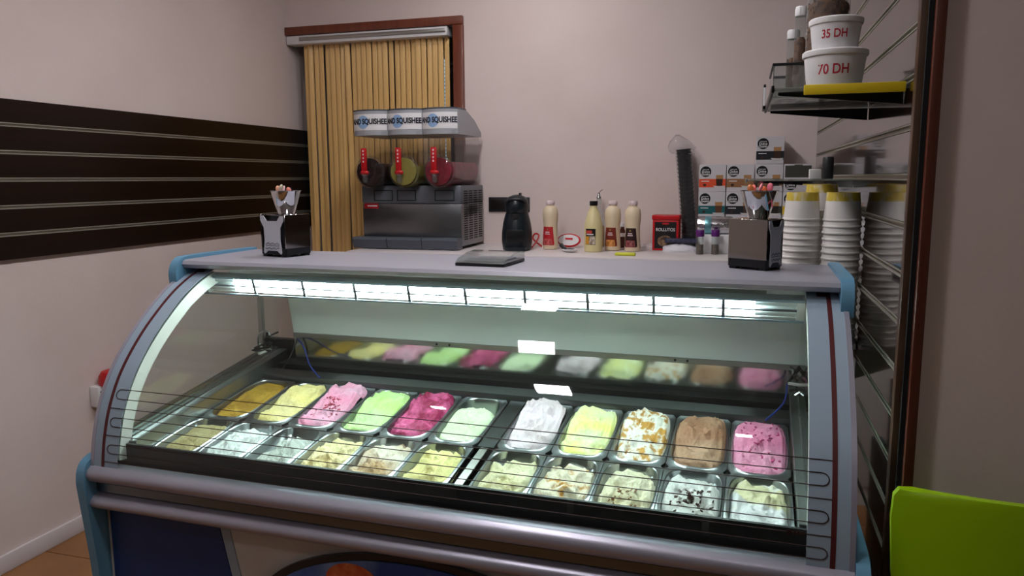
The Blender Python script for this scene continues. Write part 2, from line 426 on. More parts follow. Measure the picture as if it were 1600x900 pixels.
# oval picture board on the front
ov = [(-.80+.50*math.cos(2*math.pi*i/64), .33+.232*math.sin(2*math.pi*i/64)) for i in range(64)]
bo = B().prism(ov, 1.742, 1.7555, 'y').build('oval_sign', 'dark', case)
ov2 = [(-.80+.47*math.cos(2*math.pi*i/64), .33+.213*math.sin(2*math.pi*i/64)) for i in range(64)]
M['picture'] = pm('picture_print', (26, 66, 140), .3, rgb2=(120, 150, 200), scale=7, pos=(.45, .75))
M['orange'] = pm('orange_print', (196, 84, 46), .4, rgb2=(220, 130, 80), scale=25)
B().prism(ov2, 1.739, 1.7415, 'y').build('picture', 'picture', bo)
for (x, z, a, b_) in ((-.98, .47, .08, .05), (-.72, .47, .09, .055), (-.52, .44, .07, .05), (-.62, .34, .1, .07)):
    B().prism([(x+a*math.cos(2*math.pi*i/24), z+b_*math.sin(2*math.pi*i/24)*1.0) for i in range(24)], 1.737, 1.7388, 'y').build('printed_fruit', 'orange', bo)
# blue side plates at both ends (lower body)
for s, xe in ((1, X0), (-1, X1)):
    pl = catmull([(1.80, .738), (1.745, .735), (1.705, .715), (1.69, .67), (1.695, .60), (1.715, .4), (1.735, .1)], 4)
    B().prism(pl+[(2.60, .1), (2.60, .738)], *sorted((xe-s*.03, xe-s*.001)), 'x').build('side_plate', 'blue', case)
# interior: end walls, front wall, floor, ledges
IX0, IX1 = -1.723, .157
B().prism([(1.762, .601), (1.762, .772), (1.772, .772), (1.772, .601)], X0+.014, X1-.014, 'x').build('inner_front_wall', 'dark', case)
B().box(IX0, IX1, 1.78, 2.57, .61, .63).build('well_floor', 'steel_d', case)
for xa, xb in ((X0+.014, IX0-.001), (IX1+.001, X1-.014)):
    B().prism([(1.775, .701), (1.775, .778), (2.57, .892), (2.57, .701)], xa, xb, 'x').build('end_ledge', 'ledge', case)
    for k in range(3):
        x = xa+(xb-xa)*(.3+.22*k) if xa < -1 else xa+(xb-xa)*(.7-.22*k)
        B().prism([(1.785, .7795), (1.785, .7855), (2.56, .897), (2.56, .8915)], x-.006, x+.006, 'x').build('ledge_rib', 'steel', case)
B().box(X0+.014, X1-.014, 2.571, 2.60, .701, .93).build('inner_back_wall', 'dark', case)
# back: steel ledge, black slot, polished strip, rail, upper panel
B().prism([(2.395, .818), (2.40, .832), (2.455, .842), (2.465, .832), (2.57, .835), (2.57, .80), (2.395, .80)], IX0, IX1, 'x').build('rear_ledge', 'steel_d', case)
B().prism([(2.47, .838), (2.47, .858), (2.56, .858), (2.56, .838)], IX0+.02, IX1, 'x').build('air_slot', 'blackm', case)
B().prism([(2.516, .861), (2.507, .957), (2.512, .957), (2.522, .861)], IX0+.075, X1-.03, 'x').build('polished_strip', 'mirror', case)
B().prism([(2.508, .9575), (2.508, .974), (2.53, .974), (2.53, .9575)], IX0+.07, X1-.03, 'x').build('rear_rail', 'alu', case)
B().prism([(2.512, .9745), (2.455, 1.251), (2.462, 1.251), (2.52, .9745)], IX0+.07, X1-.03, 'x').build('rear_panel', 'backp', case)
for x in (X0+.03, X1-.03): B().box(x-.008, x+.008, 2.53, 2.55, .80, 1.251).build('rear_post', 'alu', case)
# small screws on the rail
for x in (-1.05, -1.0, -.2, -.16): B().lathe([(.004, 0), (.004, .003)], 10, (x, 2.5075, .966), 'y').build('screw', 'black', case)
# wiring at the two rear corners
def wires(x, s):
    for k in range(5):
        pts = [(x+s*random.uniform(-.02, .05), random.uniform(2.42, 2.5), .90+random.uniform(0, .02))]
        for j in range(4): pts.append((x+s*random.uniform(-.03, .06), random.uniform(2.40, 2.5), .90+random.uniform(.0, .09)))
        B().tube(catmull(pts, 4), .0035 if k else .005, 6).build('cable', ['wirew', 'wire', 'wire', 'steel', 'wire'][k], case)
wires(IX0-.02, 1); wires(X1-.075, -1)
B().tube(catmull([(IX0+.1, 2.49, .955), (IX0+.14, 2.47, .93), (IX0+.19, 2.43, .87), (IX0+.25, 2.40, .835)], 4), .003, 6).build('cable', 'wireb', case)
B().tube(catmull([(IX0+.1, 2.49, .955), (IX0+.09, 2.46, .90), (IX0+.07, 2.43, .85)], 4), .0025, 6).build('cable', 'wire', case)
B().tube(catmull([(IX1-.01, 2.44, .93), (IX1-.02, 2.40, .88), (IX1-.07, 2.37, .83)], 4), .003, 6).build('cable', 'wireb', case)
# lamp under the lid: open trough with two tubes and a cell louver
LX0, LX1 = X0+.045, X1-.10
lf = B()
ly, lz = 2.200, 1.197           # centre of the lamp face
fn = Vector((0, -.958, -.287)); ft = Vector((0, .287, -.958))    # face normal and its downward direction
def LP(x, t, n): q = Vector((x, ly, lz))+ft*t+fn*n; return q
def lbox(b, x0, x1, t0, t1, n0, n1):
    vs = [LP(x, t, n) for x in (x0, x1) for t in (t0, t1) for n in (n0, n1)]
    return b.loft([[vs[0], vs[1], vs[3], vs[2]], [vs[4], vs[5], vs[7], vs[6]]])
hh = .031
b = B(); lbox(b, LX0, LX1, -hh, hh, -.034, -.031); lbox(b, LX0, LX1, -hh-.003, -hh, -.034, .001); lbox(b, LX0, LX1, hh, hh+.003, -.034, -.024)
lbox(b, LX0, LX0+.02, -hh, hh, -.031, .001); lbox(b, LX1-.02, LX1, -hh, hh, -.031, .001)
lamp = b.build('lamp_housing', 'refl', case, smooth=False)
for t in (-.0155, .0155):
    B().tube([LP(LX0+.13, t, -.015), LP(LX1-.13, t, -.015)], .0085, 12).build('lamp_tube', 'tube', lamp)
    for xa, xb in ((LX0+.021, LX0+.129), (LX1-.129, LX1-.021)):
        B().tube([LP(xa, t, -.015), LP(xb, t, -.015)], .0085, 12).build('tube_end', 'refl', lamp)
nc = 10; cw = (LX1-LX0-.04)/nc
for i in range(1, nc): 
    x = LX0+.02+cw*i; b = B(); lbox(b, x-.0045, x+.0045, -hh, hh+.003, -.004, .0012); b.build('louver_bar', 'louver', lamp, smooth=False)
b = B(); lbox(b, LX0+.02, LX1-.02, -.0022, .0022, -.006, .0012); b.build('louver_bar', 'louver', lamp, smooth=False)
for t0, t1 in ((-hh-.003, -hh+.004), (hh-.003, hh+.003)):
    b = B(); lbox(b, LX0, LX1, t0, t1, .0014, .0034); b.build('louver_frame', 'strip', lamp, smooth=False)
B().box(LX0+.1, LX1-.1, 2.22, 2.26, 1.232, 1.2515).build('lamp_bracket', 'alu', lamp)

# ------------------------------------------------------------------ ice cream pans
PIT, GAP, PW = .165, .06, .1625
TILT = R(8.0)
def sup(t, a, b, n=4.5):
    c, s = math.cos(t), math.sin(t)
    return (a*math.copysign(abs(c)**(2/n), c), b*math.copysign(abs(s)**(2/n), s))
def pan_bm(L):
    N = 48; h = []
    a, bb = PW/2, L/2
    def outer(t):
        c, s = math.cos(t), math.sin(t); k = 1/max(abs(c), abs(s)); return (a*c*k, bb*s*k)
    ts = [2*math.pi*(i+.5)/N for i in range(N)]
    rings = []
    rings.append([Vector((*outer(t), -.010)) for t in ts]); rings.append([Vector((*outer(t), 0)) for t in ts])
    for sx, sy, z, n in ((a-.0035, bb-.008, .0005, 4.2), (a-.006, bb-.0105, .003, 4.0), (a-.0085, bb-.013, .0005, 4.0), (a-.011, bb-.016, -.02, 4.0), (a-.026, bb-.034, -.04 if L < .3 else -.075, 3.4), (a-.034, bb-.045, -.045 if L < .3 else -.08, 3.4)):
        rings.append([Vector((*sup(t, sx, sy, n), z)) for t in ts])
    b = B(); b.loft(rings, cap=False)
    b.bm.faces.new(list(b.bm.verts)[-N:])
    return b
panmesh = {}
def sst(a, b, x):
    t = min(1, max(0, (x-a)/(b-a))); return t*t*(3-2*t)
def ice(L, zf, zb, mound, amp, freq, seed, ridge=0., cut=None, swirl=0.):
    """scooped surface: front level zf, back level zb, mound in the middle"""
    N, K = 56, 24; a, bb = PW/2-.0095, L/2-.0145
    b = B(); rings = []
    for k in range(K+1):
        r = k/K
        ring = []
        for i in range(N):
            t = 2*math.pi*(i+.5)/N; x, y = sup(t, a*r, bb*r, 4.0)
            u, v = x/a, y/bb
            z = zf+(zb-zf)*sst(-.5, .45, v)+mound*(1-u*u*.9)*(1-.5*v*v)
            q = Vector((x*freq+seed*7.3, y*freq*.8, seed*3.1))
            z += amp*noise.fractal(q, .8, 2.1, 4)*1.3+amp*.28*noise.turbulence(q*3.1, 3, False)
            if ridge: z += ridge*(1-abs(noise.noise(q*.9+Vector((noise.noise(q*.6)*1.5, 0, 5)))*2.2))
            if swirl: z += swirl*math.sin((x*2.2+y+.02*noise.noise(q*.5))*120+3*noise.noise(q*.4))*sst(-.3, .3, v)
            if cut: z -= cut[1]*sst(cut[0]-.18, cut[0]+.18, v+.35*noise.noise(q*.35))
            z -= .012*sst(.86, 1., r)
            if r > .93: z = min(z, .012)
            z = max(z, -.060 if L > .3 else -.040)
            e = 1-.10*sst(.5, 1, r)*max(0, -z/.07)
            ring.append(Vector((x*e, y*e, z)))
        if k == 0: ring = [Vector((0, 0, sum(p.z for p in ring)/N))]*1
        rings.append(ring)
    c = b.bm.verts.new(rings[0][0]); prev = None
    for ring in rings[1:]:
        vs = [b.bm.verts.new(p) for p in ring]
        for i in range(N):
            if prev is None: b.bm.faces.new((c, vs[i], vs[(i+1) % N]))
            else: b.bm.faces.new((prev[i], vs[i], vs[(i+1) % N], prev[(i+1) % N]))
        prev = vs
    return b
def icemat(name, c1, c2, scale=9, pos=(.4, .62), detail=4., bump=.7):
    return pm('icecream_'+name, c1, .5, rgb2=c2, scale=scale, pos=pos, detail=detail, bump=bump, bscale=70, spec=.35)
# name, label words, colours, noise scale, (zf, zb, mound), amp, freq, extras
BACK = [
 ('ochre', 'smooth dark ochre ice cream', (170, 132, 40), (150, 112, 34), 9, (-.012, -.008, .006), .006, 22, {}),
 ('paleyellow', 'pale yellow ice cream', (234, 216, 140), (222, 206, 150), 8, (-.010, .004, .008), .010, 26, {}),
 ('pinkberry', 'soft pink ice cream with red specks', (232, 150, 180), (226, 172, 196), 8, (-.008, .012, .012), .014, 28, dict(ridge=.006, specks=((170, 40, 70), 60, -.6, .1))),
 ('mint', 'bright mint green ice cream', (196, 230, 140), (202, 230, 172), 7, (-.010, .006, .008), .010, 26, {}),
 ('raspberry', 'deep raspberry ripple ice cream', (206, 92, 140), (142, 26, 70), 24, (-.006, .010, .008), .012, 34, dict(ridge=.010)),
 ('palemint', 'pale white-green ice cream and an emptied back end', (226, 240, 206), (212, 230, 190), 8, (-.014, -.006, .010), .010, 24, dict(cut=(.62, .045))),
 ('lilac', 'whipped lilac-white ice cream', (232, 214, 224), (222, 206, 210), 7, (-.008, .016, .014), .014, 26, dict(ridge=.008, swirl=.0016)),
 ('lemon', 'pale lemon and lime ice cream', (238, 236, 140), (230, 240, 196), 9, (-.010, .008, .010), .012, 28, dict(ridge=.004)),
 ('caramelwhite', 'white ice cream drizzled with golden caramel', (238, 236, 226), (190, 140, 60), 38, (-.012, .010, .010), .014, 30, dict(ridge=.009, pos=(.48, .58))),
 ('chocolate', 'milk chocolate brown ice cream', (158, 112, 84), (178, 142, 116), 6, (-.008, .010, .008), .010, 24, dict(ridge=.006, swirl=.0018)),
 ('rosepink', 'bright rose pink ice cream', (230, 132, 172), (232, 158, 188), 6, (-.004, .012, .008), .008, 30, dict(specks=((190, 60, 120), 40, -.8, .8))),
]
FRONT = [
 ('tan', 'flat greyish tan ice cream', (176, 164, 120), (160, 146, 100), 8, (-.016, -.014, .003), .006, 24, {}),
 ('white', 'snow white ice cream', (240, 244, 242), (226, 232, 230), 8, (-.010, -.010, .008), .012, 28, dict(cut=(.75, .02))),
 ('scraps', 'nearly finished white ice cream scraps', (206, 212, 206), (180, 186, 178), 12, (-.028, -.032, .004), .014, 34, dict(ridge=.006)),
 ('cream', 'pale cream ice cream with tan streaks', (240, 228, 178), (206, 180, 120), 10, (-.012, -.016, .008), .014, 28, dict(pos=(.5, .7))),
 ('toffee', 'toffee and white marbled ice cream', (236, 228, 212), (190, 156, 112), 7, (-.012, -.014, .008), .014, 30, dict(ridge=.004)),
 ('custard', 'custard yellow ice cream', (238, 230, 160), (226, 214, 150), 8, (-.014, -.022, .010), .014, 28, dict(ridge=.004)),
 ('vanilla', 'off-white vanilla ice cream', (236, 232, 196), (214, 206, 160), 9, (-.012, -.024, .008), .014, 28, dict(ridge=.006)),
 ('caramelripple', 'white ice cream with amber caramel ripples', (238, 230, 206), (190, 134, 44), 26, (-.008, -.022, .008), .014, 28, dict(ridge=.006, pos=(.5, .62))),
 ('nut', 'cream ice cream sprinkled with brown nut pieces', (236, 230, 202), (220, 212, 176), 8, (-.012, -.018, .010), .012, 28, dict(specks=((120, 74, 30), 26, -.9, .0))),
 ('stracciatella', 'white ice cream covered in dark chocolate flakes', (240, 240, 238), (220, 222, 218), 8, (-.010, -.016, .012), .014, 30, dict(ridge=.006, specks=((56, 26, 20), 90, -.95, .15))),
 ('creamwhite', 'cream and white folded ice cream', (238, 232, 190), (244, 246, 248), 6, (-.010, -.014, .008), .012, 26, dict(ridge=.004, pos=(.45, .52))),
]
def make_pan(i, row, spec):
    nm, lab, c1, c2, sc, (zf, zb, mo), amp, fr, ex = spec
    L = .33 if row == 'back' else .275
    x = IX0+PIT/2+.001+i*PIT+(GAP if i > 5 else 0)
    if row == 'back': yf, zfr = 2.056, .772
    else: yf, zfr = 1.782, .735
    c = Vector((x, yf+L/2*math.cos(TILT), zfr+L/2*math.sin(TILT)))
    t = thing('ice_cream_pan', '%s row pan of %s' % ('rear' if row == 'back' else 'front', lab), 'ice cream pan', CM @ c, 0, 'ice cream pans in the display case')
    t.rotation_euler = (TILT, 0, CROT)
    if L not in panmesh: panmesh[L] = pan_bm(L).build('pan', 'pansteel', t)
    else: share(panmesh[L], 'pan', t)
    kw = {k: ex[k] for k in ('ridge', 'cut', 'swirl') if k in ex}
    b = ice(L, zf, zb, mo, amp, fr, i*1.7+(31 if row == 'front' else 3), **kw)
    sp = ex.get('specks'); specks = None
    if sp:
        b.bm.verts.ensure_lookup_table(); vs = list(b.bm.verts); specks = B(); L2 = L/2
        rnd = random.Random(i+5); cand = [v.co.copy() for v in vs if sp[2]*L2 < v.co.y < sp[3]*L2 and abs(v.co.x) < .055]
        for _ in range(sp[1]):
            p = rnd.choice(cand); q = p+Vector((rnd.uniform(-.003, .003), rnd.uniform(-.003, .003), .001)); s = rnd.uniform(.0025, .006)
            specks.box(q.x-s, q.x+s, q.y-s*.5, q.y+s*.5, q.z-.001, q.z+.0015, 0, 1, (rnd.uniform(-.6, .6), rnd.uniform(-.6, .6), rnd.uniform(0, 3)))
    o = b.build('ice_cream', icemat(nm, c1, c2, sc, ex.get('pos', (.4, .62))), t); o.data.set_sharp_from_angle(angle=R(180))
    if specks: specks.build('topping', pm('topping_'+nm, sp[0], .5), t, kind='stuff')
for i, s in enumerate(BACK): make_pan(i, 'back', s)
for i, s in enumerate(FRONT): make_pan(i, 'front', s)
# support bar in the gap between the two groups of pans, cross rail between the rows
gx = IX0+6*PIT+GAP/2
B().prism([(1.785, .728), (2.05, .766), (2.05, .771), (1.785, .733)], gx-.012, gx+.012, 'x').build('divider_bar', 'alu', case)
B().prism([(2.06, .765), (2.386, .811), (2.386, .816), (2.06, .770)], gx-GAP/2+.004, gx+GAP/2-.004, 'x').build('divider_plate', 'steel_d', case)

# ------------------------------------------------------------------ door curtain and store room
def wthing(name, label, cat, loc, group=None):
    """a thing whose parts are given in world coordinates"""
    t = thing(name, label, cat, loc, 0, group); ORG[t.name] = Vector(loc); return t
YC = YB+.045
cur = wthing('strip_curtain', 'golden yellow strip curtain hanging in the doorway', 'curtain', (-2.2, YC, 2.44))
B().box(XL+.005, -1.70, YB-.02, YC+.03, 2.40, 2.452, .004).build('rail', 'white', cur)
B().box(-2.69, -1.71, YB-.028, YB-.02, 2.418, 2.44, .003).build('rail_cover', 'alu', cur)
ns = 27; ws = .0345; strip = None
for i in range(ns):
    x = -2.685+i*.0368
    if strip is None:
        strip = B().loft([[Vector((.5*ws*math.sin(a), .0045*(math.cos(a)-.6), z)) for a in [R(-80+20*k) for k in range(9)]]+[Vector((.46*ws*math.sin(a), .0045*(math.cos(a)-.6)+.0025, z)) for a in [R(80-20*k) for k in range(9)]] for z in (-2.36, 0)]).build('strip', 'curtain', cur, raw=True)
        strip.location = (x+2.2, 0, -.04); strip.rotation_euler = (0, 0, R(180))
    else:
        tw = random.uniform(-9, 9); sw = random.uniform(-.12, .12); dy = random.choice((-.008, 0, .008))
        if i in (1, 2): sw += .55*(1.6-i); tw += 20
        if i in (7, 8): sw += .35*(7.5-i)*2; tw += 25
        share(strip, 'strip', cur, (x+2.2, dy, -.04), (0, R(-sw), R(180+tw)))
# store room: tall rack with lit cooler column
p = at_y(706, 120, 5.6)
rk = wthing('storage_rack', 'tall white slotted rack standing in the dark store room', 'rack', (p.x, 5.7, 0))
for dx in (0, .6):
    for dy in (-.2, .2): B().box(p.x+dx-.02, p.x+dx+.02, 5.7+dy-.02, 5.7+dy+.02, 0, 2.5).build('upright', 'white', rk, smooth=False)
for k in range(6): B().box(p.x-.02, p.x+.62, 5.5, 5.9, .3+k*.42, .32+k*.42).build('shelf', 'white', rk, smooth=False)
M['led'] = pm('led_strip', (200, 225, 235), .5, emit=1.2, ecol=(190, 225, 240))
for k in range(34): B().box(p.x-.012, p.x+.012, 5.4765, 5.4795, 1.5+k*.028, 1.516+k*.028).build('led', 'led', rk, smooth=False)
for k in range(3):
    o = B().box(-.12, .12, -.12, .12, 0, .22+.04*k, .006).build('carton', pm('carton_%d' % k, [(200, 214, 220), (90, 130, 90), (170, 150, 120)][k], .7))
    o.location = (p.x+.16+.02*k, 5.68, .32+(2+k)*.42+.001); tag(o, ['pale blue carton on the store room rack', 'dull green carton on the store room rack', 'brown carton on the store room rack'][k], 'carton')

# ------------------------------------------------------------------ back counter
ZC = 1.168
ct = wthing('counter', 'white back counter against the pinkish wall', 'counter', (-.85, 4.05, 0))
B().box(-2.085, XR-.002, 3.755, YB-.001, ZC-.04, ZC, .008).build('worktop', 'counter', ct)
B().box(-2.05, XR-.002, 3.80, YB-.001, .0, ZC-.041).build('cabinet', 'cwhite', ct, smooth=False)
for k in range(4): B().box(-2.04+k*.595, -2.04+k*.595+.58, 3.782, 3.7995, .1, ZC-.06, .004).build('door', 'cwhite', ct)

# ------------------------------------------------------------------ slush machine
sm = wthing('slush_machine', 'steel slush machine with three drink tanks on the back counter', 'slush machine', (-1.787, 4.15, ZC))
FY = 3.98
def zf(y, Y=FY): return at_y(640, y, Y).z
BX0, BX1 = -2.09, -1.483
bt, bm_ = zf(290), zf(318)
tr_t, tr_b = zf(371, 3.93), ZC
B().box(BX0, BX1, FY, 4.355, ZC+.015, bm_-.001, .006).build('lower_housing', 'steel_b', sm)
B().box(BX0, BX1, FY-.004, 4.355, bm_, bt, .006).build('upper_housing', pm('housing_grey', (104, 108, 116), .4, .3), sm)
for x in (BX0+.05, BX1-.05):
    for y in (FY+.04, 4.31): B().lathe([(.018, ZC), (.018, ZC+.0155)], 12, (x, y, 0)).build('foot', 'black', sm)
for k in range(3):
    x0 = BX0-.022+k*.2125; B().prism([(3.90, tr_b+.004), (3.885, tr_t-.012), (3.892, tr_t), (FY-.006, tr_t), (FY-.006, tr_b+.004)], x0, x0+.209, 'x').build('drip_tray', 'grey', sm)
for xa, xb in ((584, 613.5), (620, 650), (679, 710)):
    a, c = at_y(xa, 297, FY-.006), at_y(xb, 314, FY-.006); fr = B(); t_ = .005
    for q in ((a.x, c.x, a.z-t_, a.z), (a.x, c.x, c.z, c.z+t_), (a.x, a.x+t_, c.z, a.z), (c.x-t_, c.x, c.z, a.z)): fr.box(q[0], q[1], FY-.0065, FY-.0042, q[2], q[3])
    fr.build('label_frame', pm('frame_green', (16, 40, 40), .5), sm, smooth=False)
a, c = at_y(569, 317.5, FY-.006), at_y(591, 326, FY-.006)
lg = B().box(a.x, c.x, FY-.003, FY-.0003, c.z, a.z).build('badge', 'redp', sm, smooth=False)
B().box(a.x+.02, c.x-.008, FY-.0036, FY-.0031, (a.z+c.z)/2-.003, (a.z+c.z)/2+.003).build('badge_mark', 'white', lg, smooth=False)
vg = B()
for i in range(4):
    for k in range(22):
        y = 4.02+i*.082; z = ZC+.05+k*.0128
        vg.box(BX1+.0002, BX1+.0012, y, y+.06, z, z+.0062)
vg.build('vent_grille', 'blackm', sm, smooth=False)
zc = zf(268, 3.93); RD = .092
hb, ht = zf(205, 3.93), zf(172, 3.93)
for k, liq in enumerate(('cola', 'lemon', 'berry')):
    xc = -1.787+(k-1)*.2075; y0, y1 = 3.905, 4.30
    arc = [(xc+RD*math.cos(R(a)), zc+RD*math.sin(R(a))) for a in range(180, 361, 12)]
    tank = B().prism([(xc-RD, hb)]+arc+[(xc+RD, hb)], y0, y1, 'y').build('tank', 'tank', sm)
    # the drum cover is fixed to the front of the tank
    B().lathe([(RD-.004, -.002), (RD-.004, .012), (RD-.02, .024), (.03, .028), (.001, .028)], 32, (xc, y0, zc), 'y').build('drum_cover', 'tank', tank)
    lv = (.045, .03, .05)[k]; a0 = math.degrees(math.asin(lv/(RD-.006))); r2 = RD-.006
    arc = [(xc+r2*math.cos(R(a)), zc+r2*math.sin(R(a))) for a in [180-a0+(180+2*a0)*j/18 for j in range(19)]]
    B().prism(arc, y0+.004, y1-.004, 'y').build('drink', liq, tank)
    B().lathe([(.075, 0), (.075, .01)], 24, (xc, y0-.004, zc), 'y').build('drum_seal', liq, tank)
    tp = B(); tp.lathe([(.016, -.005), (.018, .035), (.012, .042)], 14, (xc-.008, y0-.026, zc-.01), 'y').lathe([(.012, -.045), (.016, 0), (.012, .006)], 14, (xc-.008, y0-.052, zc-.014))
    tap = tp.build('tap', 'acryl', sm)
    B().ball((xc-.008, y0-.055, zc-.006), .019, (1.4, .8, .8)).build('tap_knob', 'red', tap)
    hd = B().box(xc-.024, xc+.008, y0-.066, y0-.05, zc+.004, zc+.128, .005).build('tap_handle', 'red', tap)
    mk = B()
    for j in range(4): mk.box(xc-.012, xc-.004, y0-.0672, y0-.0662, zc+.05+j*.019, zc+.060+j*.019)
    mk.build('handle_mark', 'capw', hd, smooth=False)
    # hood
    RH = .15; hw = .1035; sag = RH-math.sqrt(RH*RH-hw*hw); yfc = 3.885
    def outl(back, z, g=0.): 
        pts = []
        am = math.asin(hw/RH)
        for j in range(13):
            a = -am+2*am*j/12; pts.append(Vector((xc+(RH+g)*math.sin(a)*(hw-.001)/hw, yfc+RH-(RH+g)*math.cos(a), z)))
        return pts+[Vector((xc+hw-.001, back, z)), Vector((xc-hw+.001, back, z))]
    hood = B().loft([outl(4.31, hb-.02), outl(4.31, hb+.005), outl(4.20, hb+(ht-hb)*.6), outl(4.10, ht-.012), outl(4.06, ht)]).build('hood', 'hood', sm)
    am = math.asin(hw/RH)*.96
    pl = B().loft([[Vector((xc+(RH+g)*math.sin(a), yfc+RH-(RH+g)*math.cos(a), z)) for a in [-am+2*am*j/12 for j in range(13)]] for z, g in ((hb+.008, .0015), (ht-.018, .0015))], closed=False, cap=False).build('name_plate', 'paper', hood)
    B().loft([outl(4.06, ht+.0005, .002), outl(4.06, ht+.007, .002)]).build('hood_rim', 'grey', hood)
    zm = (hb+ht)/2-.005
    B().loft([[Vector((xc+(RH+.0022)*math.sin(a), yfc+RH-(RH+.0022)*math.cos(a), zm+sg*.036*math.sqrt(max(0, 1-((a+.18)/.24)**2)))) for a in [-.42+.48*j/14 for j in range(15)]] for sg in (-1, 1)], closed=False, cap=False).build('print_disc', 'skyprint', hood)
    tx = text('lettering', 'AND SQUISHEE', .040, 'navyline', sm, (xc-(-1.787), yfc+RH-4.15, zm-ZC+.002), th=.0003, bend=lambda y: RH+.003, squash=.80, bold=.0016)

# ------------------------------------------------------------------ small things on the back counter
def on_counter(px, py, ymax=4.31):
    p = at_z(px, py, ZC)
    if p.y > ymax: p = at_y(px, py, ymax)
    return Vector((p.x, p.y, ZC))
def arc_patch(rf, z0, z1, a0, a1, aw=None, n=10, g=.0006, face=0.):
    """patch on a round bottle, facing -y turned by face"""
    rings = []
    for k in range(7):
        z = z0+(z1-z0)*k/6; t = k/6; s = 1 if aw is None else 1+(aw-1)*t
        rings.append([Vector(((rf(z)+g)*math.sin(face+(a0+(a1-a0)*j/n)*s), -(rf(z)+g)*math.cos(face+(a0+(a1-a0)*j/n)*s), z)) for j in range(n+1)])
    return B().loft(rings, closed=False, cap=False)
def sauce_bottle(loc, lab, lcol, pcol):
    t = thing('sauce_bottle', lab, 'bottle', loc, R(-12), 'sauce bottles on the back counter')
    H_ = .262
    prof = [(.036, 0), (.042, .004), (.043, .02), (.0395, .11), (.0385, .135), (.043, .165), (.044, .195), (.040, .222), (.026, .238), (.021, .241), (.021, .246)]
    B().lathe(prof, 28).build('body', 'cream_b', t)
    B().lathe([(.0225, .2462), (.024, .249), (.024, .264), (.020, .270)], 20).build('cap', 'capw', t)
    def rf(z):
        for (r0, z0), (r1, z1) in zip(prof[2:], prof[3:]):
            if z0 <= z <= z1: return r0+(r1-r0)*(z-z0)/(z1-z0)
        return .042
    m = pm('label_'+lab[:8]+str(round(loc.x, 2)), lcol, .45)
    lb = arc_patch(rf, .018, .126, -1.0, 1.0, .78).build('front_label', m, t)
    pic = pm('labelpic'+str(round(loc.x, 2)), pcol, .5, rgb2=tuple(min(255, v+70) for v in pcol), scale=70)
    arc_patch(rf, .024, .060, -.7, .7, .85, g=.0011).build('label_picture', pic, lb)
    arc_patch(rf, .094, .099, -.30, .30, g=.0011).build('label_line', 'capw', lb)
    arc_patch(rf, .084, .089, -.36, .36, g=.0011).build('label_line', 'capw', lb)
    arc_patch(rf, .108, .117, -.12, .12, g=.0011).build('label_emblem', pm('emb', (150, 120, 70), .5), lb)
    return t
sauce_bottle(on_counter(860, 389), 'cream bottle with a bright red label beside the coffee machine', (186, 34, 44), (150, 40, 40))
sauce_bottle(on_counter(957, 391), 'cream bottle with a reddish-brown label and orange fruit picture', (120, 40, 28), (170, 100, 30))
sauce_bottle(on_counter(988, 392.5), 'cream bottle with a nearly black label', (42, 16, 16), (100, 30, 30))
l = on_counter(927, 393)
t = thing('syrup_bottle', 'pale yellow bottle with black cap and striped label', 'bottle', l, R(-12))
prof = [(.045, 0), (.049, .004), (.049, .14), (.047, .15), (.030, .215), (.019, .235), (.018, .25)]
B().lathe(prof, 28).build('body', 'yel_b', t)
B().lathe([(.021, .246), (.022, .248), (.022, .268), (.021, .270)], 20).build('cap', 'black', t)
rf = lambda z: .049
lb = arc_patch(rf, .04, .125, -.55, .62).build('front_label', 'black', t)
arc_patch(rf, .042, .085, -.55, -.1, g=.0011).build('label_panel', pm('amber', (206, 144, 40), .5), lb)
arc_patch(rf, .042, .085, -.08, .60, g=.0011).build('label_panel', pm('lp', (222, 210, 196), .5, rgb2=(120, 90, 60), scale=60), lb)
arc_patch(rf, .100, .116, -.5, .25, g=.0011).build('label_panel', pm('lpr', (196, 70, 56), .5), lb)
arc_patch(rf, .092, .098, -.42, .4, g=.0014).build('label_line', 'white', lb)
l = on_counter(935, 384.5)
t = thing('pourer_bottle', 'clear glass bottle with a metal pourer behind the yellow bottle', 'bottle', l)
B().lathe([(.032, 0), (.035, .004), (.035, .17), (.014, .22), (.013, .275)], 20).build('body', 'acryl', t)
B().lathe([(.0145, .2752), (.015, .283), (.010, .292), (.006, .31)], 12).tube([(0, 0, .305), (.008, 0, .318), (.02, 0, .326)], .004, 8).build('pourer', 'chrome', t)
B().lathe([(.0295, .004), (.033, .008), (.033, .12), (.033, .122)], 20).build('syrup', pm('syrupamber', (200, 150, 70), .2), t)
l = on_counter(972, 386)
t = thing('slim_bottle', 'slim dark bottle with a white collar between two cream bottles', 'bottle', l)
B().lathe([(.018, 0), (.019, .003), (.019, .09), (.010, .11), (.010, .118)], 16).build('body', pm('darkbrown', (80, 40, 30), .3), t)
B().lathe([(.0115, .1182), (.0115, .135), (.010, .137)], 16).build('cap', 'white', t)
B().lathe([(.0192, .062), (.0195, .063), (.0195, .082), (.0192, .083)], 16).build('collar_label', 'white', t)
